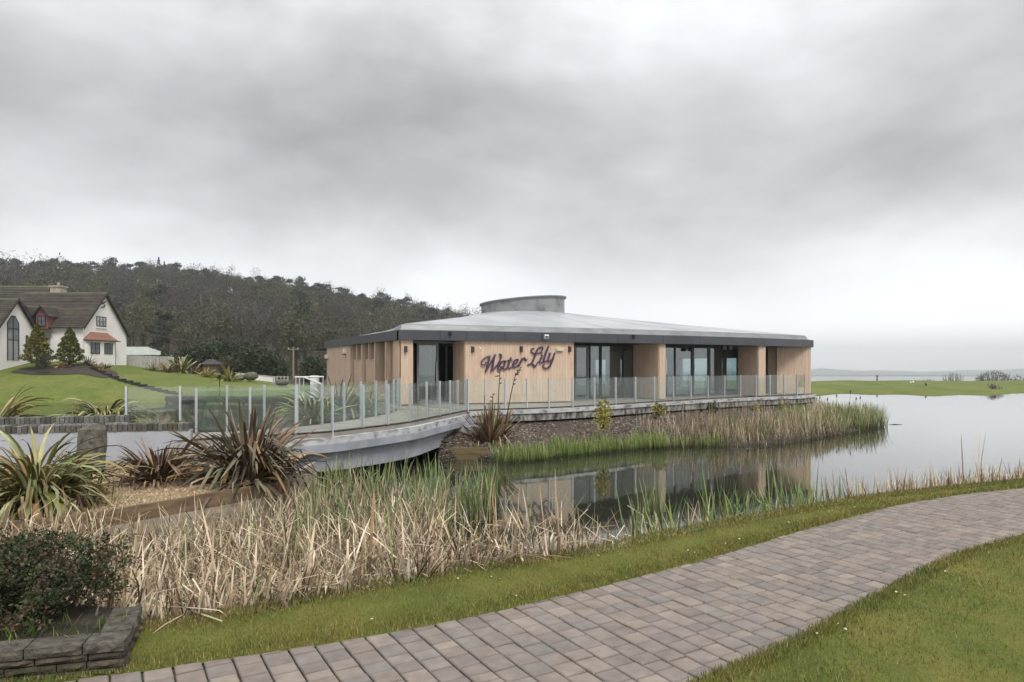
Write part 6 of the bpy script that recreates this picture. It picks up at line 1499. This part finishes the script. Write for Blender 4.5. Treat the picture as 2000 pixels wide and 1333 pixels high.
# ---- broadleaf, pine and bare trees
def tree_mesh(kind, h, seed):
    """returns (trunk mesh, crown mesh); twiggy early-spring crown, pine crown or evergreen"""
    r = random.Random(seed); mb = MB(); tips = []
    if kind == 'pine':
        top = h; lean = r.uniform(-.06, .06); mb.tube([(0, 0, -1), (lean*h*.5, 0, h*.5), (lean*h, 0, h*.95)], [.24, .17, .05], 6)
        for i in range(9):
            z = h*r.uniform(.5, .98); a = r.uniform(0, 6.28); L = h*.26*(1.15 - z/h*.75); q = (lean*z + math.cos(a)*L, math.sin(a)*L, z + L*.25); mb.tube([(lean*z, 0, z), q], [.07, .02], 5); tips.append((q, h*.115))
        tips.append(((lean*h, 0, h*.95), h*.12)); C = []; 
        for q, s in tips: P = rng.normal(size=(46, 3)); P /= np.linalg.norm(P, axis=1)[:, None]; C.append(np.array(q) + P*s*np.array([1.25, 1.25, .55])*rng.uniform(.5, 1.1, (46, 1)))
        C = np.concatenate(C); sz = rng.uniform(.25, .5, len(C)); cols = pick([(.022,.032,.018), (.032,.042,.022), (.042,.05,.028)], len(C), .25); asp = .6
    elif kind == 'spruce':
        mb.tube([(0, 0, -1), (0, 0, h)], [.2, .02], 6); n = 420; t = rng.random(n)**.8; az = rng.uniform(0, 6.28, n); rr = h*.22*(1-t)*(.4+.6*rng.random(n))*(1+.35*np.sin(t*38)); C = np.stack([rr*np.cos(az) + .35*(1-t), rr*np.sin(az), h*(.15+.85*t)], 1); sz = rng.uniform(.2, .5, n); cols = pick([(.03,.038,.026), (.04,.048,.032)], n, .2); asp = .4
    elif kind == 'evergreen':
        mb.tube([(0, 0, -1), (0, 0, h*.7)], [.2, .05], 6); P, rr = blob_pts(2400, h*.5, .6, .4, seed, (.85, .8, 1)); P[:,2] += h*.5; C = P[P[:,2] > -.2]; sz = rng.uniform(.10, .26, len(C)); cols = pick([(.022,.038,.016), (.034,.054,.021), (.047,.066,.026), (.018,.028,.013)], len(C), .3); asp = .55
    else:                                                  # twiggy crown, thin and see-through
        mb.tube([(0, 0, -1), (r.uniform(-.2, .2), r.uniform(-.2, .2), h*.35), (r.uniform(-.4, .4), r.uniform(-.4, .4), h*.8)], [.26, .19, .05], 6); C = []
        for i in range(13):
            z = h*r.uniform(.25, .62); a = r.uniform(0, 6.28); L = h*r.uniform(.22, .42); e = r.uniform(.6, 1.25); q = V((math.cos(a)*math.cos(e)*L, math.sin(a)*math.cos(e)*L, z + math.sin(e)*L)); m_ = V((q.x*.4, q.y*.4, z + (q.z-z)*.55)); mb.tube([(0, 0, z), m_, q], [.10, .06, .015], 5)
            for _ in range(4):
                b2 = r.uniform(0, 6.28); q2 = q + V((math.cos(b2)*h*.09, math.sin(b2)*h*.09, h*r.uniform(.0, .12))); mb.tube([m_.lerp(q, r.uniform(.3, 1)), q2], [.06, .03] if kind == 'grey' else [.03, .008], 4); C.append(np.array(q2) + rng.normal(0, h*.055, (17, 3)))
        C = np.concatenate(C); sz = rng.uniform(.18, .45, len(C)); asp = .12 if kind == 'grey' else (.2 if kind == 'brown' else .26)
        pal = {'brown': [(.066,.062,.048), (.082,.077,.060), (.054,.051,.040), (.074,.076,.050)], 'olive': [(.080,.084,.042), (.098,.102,.050), (.062,.062,.036), (.115,.115,.055)], 'grey': [(.10,.092,.084), (.12,.11,.10), (.08,.074,.068)]}[kind]; cols = pick(pal, len(C), .2)
    v, f, c = leaf_faces(C, sz, cols, .6, asp); return mb.mesh('trunk', M['bark']), np_mesh('crown', v, f, c, M['leaf'])
kinds = {}
for k_, hs in (('brown', (11, 12.5, 10)), ('olive', (10, 11.5, 12)), ('grey', (12, 11)), ('pine', (10, 11.5, 9)), ('spruce', (12, 13)), ('evergreen', (5.2, 6, 4.6))):
    kinds[k_] = [tree_mesh(k_, h, i*7+len(k_)) for i, h in enumerate(hs)]
def plant_tree(name, label, kind, i, x, D, s, group, z=None, trunk_mat=None):
    o = thing(name, label, 'tree', (X_of(x, D), D, gz(x, D) if z is None else z), random.uniform(0, 6.28), group); t_, c_ = kinds[kind][i % len(kinds[kind])]
    link('trunk', t_, o); link('crown', c_, o); o.scale = (s*random.uniform(.92, 1.1), s*random.uniform(.92, 1.1), s); return o
# skyline pines one by one along the ridge
sky_x = [95, 140, 172, 208, 232, 262, 284, 338, 352, 372, 392, 412, 436, 458, 472, 492, 505, 525, 548, 566, 590, 606, 622, 642, 662, 680, 698, 716, 735, 752, 770, 790, 808, 826, 842, 858, 874, 888]
for i, x in enumerate(sky_x):
    D = 326 + random.uniform(-8, 8); yt = np.interp(x, ridge_x, ridge_y) + random.uniform(-7, 4); zg = gz(x, D); h = Z_of(yt, D) - zg
    ORD = ['first', 'second', 'third', 'fourth', 'fifth', 'sixth', 'seventh', 'eighth', 'ninth', 'tenth', 'eleventh', 'twelfth', 'thirteenth', 'fourteenth', 'fifteenth', 'sixteenth', 'seventeenth', 'eighteenth', 'nineteenth']
    ordn = ('dark skyline pine on the ridge above the house and lawn, %s from the left' % ORD[i]) if i < 19 else ('dark skyline pine on the ridge running down to the pavilion roof, %s from the roof' % ORD[len(sky_x)-1-i])
    plant_tree('pine_tree', ordn, 'pine', i, x, D, h/[10, 11.5, 9][i % 3], 'skyline pines on the ridge')
for x, yt, lab in ((310, 503, 'taller of two windswept spruces sticking up from the ridge'), (321, 511, 'shorter of two windswept spruces sticking up from the ridge')):
    D = 318; plant_tree('spruce_tree', lab, 'spruce', 0, x, D, (Z_of(yt, D)-gz(x, D))/12, 'spruces on the ridge')
for x, yt, D, lab in ((-22, 505, 150, 'bare grey tree at the far left edge behind the house'), (28, 510, 152, 'bare grey tree behind the chimney side of the house'), (88, 522, 155, 'olive tinted bare tree right of the bare grey ones')):
    plant_tree('bare_tree', lab, 'grey' if 'grey' in lab and 'olive' not in lab else 'olive', int(x), x, D, (Z_of(yt, D)-gz(x, D))/11.5, 'bare trees behind the house')
# evergreens between lawn and wood
ev = [(365, 96, 1.0, 'leftmost'), (392, 98, 1.15, 'second'), (418, 101, 1.2, 'third'), (446, 102, 1.2, 'fourth'), (474, 98, 1.1, 'fifth'), (500, 95, 1.0, 'sixth'), (524, 92, .85, 'seventh'), (545, 96, .75, 'eighth'), (612, 84, .75, 'rightmost')]
for i, (x, D, s, w_) in enumerate(ev):
    yt = np.interp(x, [365, 392, 418, 446, 474, 500, 524, 545, 612], [676, 668, 664, 665, 667, 671, 682, 695, 695]); z0 = Z_of(752, D); hh = Z_of(yt, D)-z0
    plant_tree('evergreen_tree', w_ + ' dark evergreen in the row behind the far lawn', 'evergreen', i, x, D, hh/[5.2, 6, 4.6][i % 3]*.98, 'evergreens behind the far lawn', z0)
D = 93; shrub('brown_shrub', 'brownish bare shrub beside the summerhouse', 'shrub', (X_of(448, D), D, Z_of(728, D)), 1.5, (1.1, .8, .8), 800, .14, [(.07,.06,.045), (.09,.075,.055), (.05,.05,.03)])
for x, yt, D, lab in ((322, 690, 88, 'green conifer behind the board fence'), ): conifer('small_conifer', lab, (X_of(x, D), D, Z_of(715, D)), (715-yt+8)/F*D, 1.3, [(.04,.06,.02), (.06,.08,.025)], 1500)
# birches
M['birchleaf'] = M['leaf']
for i, (x, y0, y1) in enumerate(((391, 626, 600), (411, 612, 597), (426, 625, 612), (447, 630, 614), (497, 628, 617), (542, 636, 627))):
    D = 205; zg = gz(x, D); o = thing('birch_tree', ['leftmost and palest birch trunk', 'second birch trunk', 'third birch trunk', 'fourth birch trunk', 'fifth birch trunk', 'rightmost birch trunk'][i] + ' showing in the hillside wood', 'tree', (X_of(x, D), D, zg), 0, 'birches in the wood')
    zb, zt = Z_of(y0, D)-zg, Z_of(y1, D)-zg; mb = MB(); mb.tube([(0, 0, -1), (0, 0, zb), (.15, 0, zt), (.2, 0, zt+4)], [.34, .30, .22, .06], 7); mb.build('trunk', M['birch'], o)
    P = rng.normal(0, 1.0, (160, 3))*np.array([1.3, 1.3, 1.5]) + np.array([.2, 0, zt+4]); v, f, c = leaf_faces(P, rng.uniform(.15, .35, 160), pick([(.08,.07,.05), (.09,.085,.05)], 160), .5, .25); link('crown', np_mesh('crown', v, f, c, M['leaf']), o)

# the wood itself: one mass of trees, placed by geometry nodes
src = bpy.data.collections.new('tree_kinds'); order = []
for k_ in ('brown', 'olive', 'pine', 'grey'):
    for (t_, c_) in kinds[k_]:
        j_ = bmesh.new(); j_.from_mesh(t_); nT = len(j_.faces); 
        vT = np.array([v.co[:] for v in t_.vertices]); fT = [tuple(p.vertices) for p in t_.polygons]; vC = np.array([v.co[:] for v in c_.vertices]); fC = [tuple(int(a)+len(vT) for a in p.vertices) for p in c_.polygons]
        m2 = bpy.data.meshes.new('tree'); m2.from_pydata([tuple(x) for x in np.concatenate([vT, vC])], [], fT + fC); m2.materials.append(M['bark']); m2.materials.append(M['leaf'])
        m2.polygons.foreach_set('material_index', [0]*len(fT) + [1]*len(fC)); at = m2.attributes.new('Col', 'FLOAT_COLOR', 'FACE'); src_c = np.zeros(len(fC)*4, np.float32); c_.attributes['Col'].data.foreach_get('color', src_c)
        at.data.foreach_set('color', np.concatenate([np.ones(len(fT)*4, np.float32), src_c])); ob = bpy.data.objects.new('tree_%02d' % len(order), m2); src.objects.link(ob); order.append(k_); j_.free()
pts_, sc_l, ix_l = [], [], []
for D in np.arange(122, 335, 6.0):
    for x in np.arange(-420, 1020, 5.2/D*F*.95):
        xx = x + random.uniform(-1, 1)*3.0/D*F; dd = D + random.uniform(-3, 3)
        ny_ = np.interp(xx, ridge_x, ridge_y); k_ = mnoise.noise(V((xx/70.0, dd/26.0, 0))); pine = dd > 262 + 30*k_ or k_ > .42
        kind = 'pine' if pine else ('olive' if k_ + random.uniform(-.25, .25) > .05 else ('grey' if random.random() < .2 else 'brown'))
        ids = [i for i, q in enumerate(order) if q == kind]; s = random.uniform(.55, 1.12)*(.86 if pine else .92)
        if dd > 300: s *= .8
        zg = gz(xx, dd); pts_.append((X_of(xx, dd), dd, zg)); sc_l.append(s); ix_l.append(random.choice(ids))
wm = bpy.data.meshes.new('woodland'); wm.from_pydata(pts_, [], [])
for nm, tp, dat in (('scl', 'FLOAT', sc_l), ('rot', 'FLOAT', [random.uniform(0, 6.28) for _ in pts_]), ('idx', 'INT', ix_l)):
    a_ = wm.attributes.new(nm, tp, 'POINT'); a_.data.foreach_set('value', dat)
wood = link('woodland', wm); tag(wood, 'leafless brown and olive wood covering the hillside', kind='stuff')
ng = bpy.data.node_groups.new('scatter_trees', 'GeometryNodeTree'); ng.interface.new_socket('Geometry', in_out='INPUT', socket_type='NodeSocketGeometry'); ng.interface.new_socket('Geometry', in_out='OUTPUT', socket_type='NodeSocketGeometry')
gi, go = ng.nodes.new('NodeGroupInput'), ng.nodes.new('NodeGroupOutput'); iop = ng.nodes.new('GeometryNodeInstanceOnPoints'); ci = ng.nodes.new('GeometryNodeCollectionInfo'); ci.inputs['Collection'].default_value = src; ci.inputs['Separate Children'].default_value = True; ci.inputs['Reset Children'].default_value = True
def nattr(nm, tp):
    n_ = ng.nodes.new('GeometryNodeInputNamedAttribute'); n_.data_type = tp; n_.inputs['Name'].default_value = nm; return n_.outputs['Attribute']
cx_ = ng.nodes.new('ShaderNodeCombineXYZ'); ng.links.new(nattr('rot', 'FLOAT'), cx_.inputs['Z'])
ng.links.new(gi.outputs[0], iop.inputs['Points']); ng.links.new(ci.outputs[0], iop.inputs['Instance']); iop.inputs['Pick Instance'].default_value = True
ng.links.new(nattr('idx', 'INT'), iop.inputs['Instance Index']); ng.links.new(cx_.outputs[0], iop.inputs['Rotation']); ng.links.new(nattr('scl', 'FLOAT'), iop.inputs['Scale']); ng.links.new(iop.outputs[0], go.inputs[0])
md = wood.modifiers.new('scatter', 'NODES'); md.node_group = ng

# ---- bushes on the right bank skyline
BR = [(.16,.14,.12), (.13,.12,.10), (.20,.18,.15), (.12,.13,.08)]
def twig_bush(label, x, D, w, h, n, leafn):
    o = thing('bank_bush', label, 'bush', (X_of(x, D), D, gz(x, D)-.1), 0, 'bushes on the right bank'); mb = MB()
    for i in range(n):
        a = random.uniform(-1, 1); q = V((a*w*.5, random.uniform(-.4, .4), h*random.uniform(.55, 1)*(1-.35*a*a))); b0 = V((a*w*.42, 0, 0)); mb.tube([b0, b0.lerp(q, .5) + V((random.uniform(-.15, .15), 0, 0)), q], [.035, .025, .01], 4)
    mb.build('branches', M['bark'], o)
    if leafn:
        P = np.stack([rng.uniform(-.5, .5, leafn)*w, rng.normal(0, .4, leafn), np.zeros(leafn)], 1); P[:,2] = rng.random(leafn)**.7*h*.9*(1-(P[:,0]/w*1.7)**2); v, f, c = leaf_faces(P, rng.uniform(.05, .14, leafn), pick(BR, leafn), .4); link('foliage', np_mesh('foliage', v, f, c, M['leaf']), o)
twig_bush('low scrubby bush left of the bare twigs on the right bank', 1812, 106, 2.2, .85, 18, 90); twig_bush('bare twiggy bush in the middle of the right bank', 1862, 106, 3.4, 1.9, 40, 40)
twig_bush('largest rounded leafy bush on the right bank', 1941, 106, 5.4, 2.1, 60, 900); twig_bush('small bush at the right edge of the far bank', 1991, 106, 1.8, 1.1, 16, 60)
twig_bush('dark upright clump at the water of the right bank', 1940, 76, .5, .75, 14, 160)

# ---- litter floating and a water bird by the island
p = gp(1190, 881, WZ); rock('floating_litter', 'pale scrap of litter floating by the island reeds', 'litter', (p[0], p[1], WZ), (.14, .08, .05), 2, 'white')
p = gp(1749, 830, WZ); mb = MB(); mb.tube([(-.35, 0, .0), (0, 0, .012), (.35, .05, .0)], [.01, .02, .01], 6); o = mb.build('floating_stick', M['dark']); o.location = (p[0], p[1], WZ); tag(o, 'dark stick floating off the island tip', 'stick')

# ================================================================== HAZE
mb = MB(); mb.box(-4200, 4950, -40, 2900, -70, 78); hz = mb.build('haze'); m = bpy.data.materials.new('sea_haze'); m.use_nodes = True; nt = m.node_tree; nt.nodes.clear()
pv = nnode(nt, 'ShaderNodeVolumePrincipled'); pv.inputs['Color'].default_value = (.93,.95,1,1); pv.inputs['Density'].default_value = .00058; pv.inputs['Anisotropy'].default_value = .86
om = nnode(nt, 'ShaderNodeOutputMaterial'); nt.links.new(pv.outputs[0], om.inputs['Volume']); hz.data.materials.append(m); tag(hz, 'thin sea haze in the air', kind='stuff')
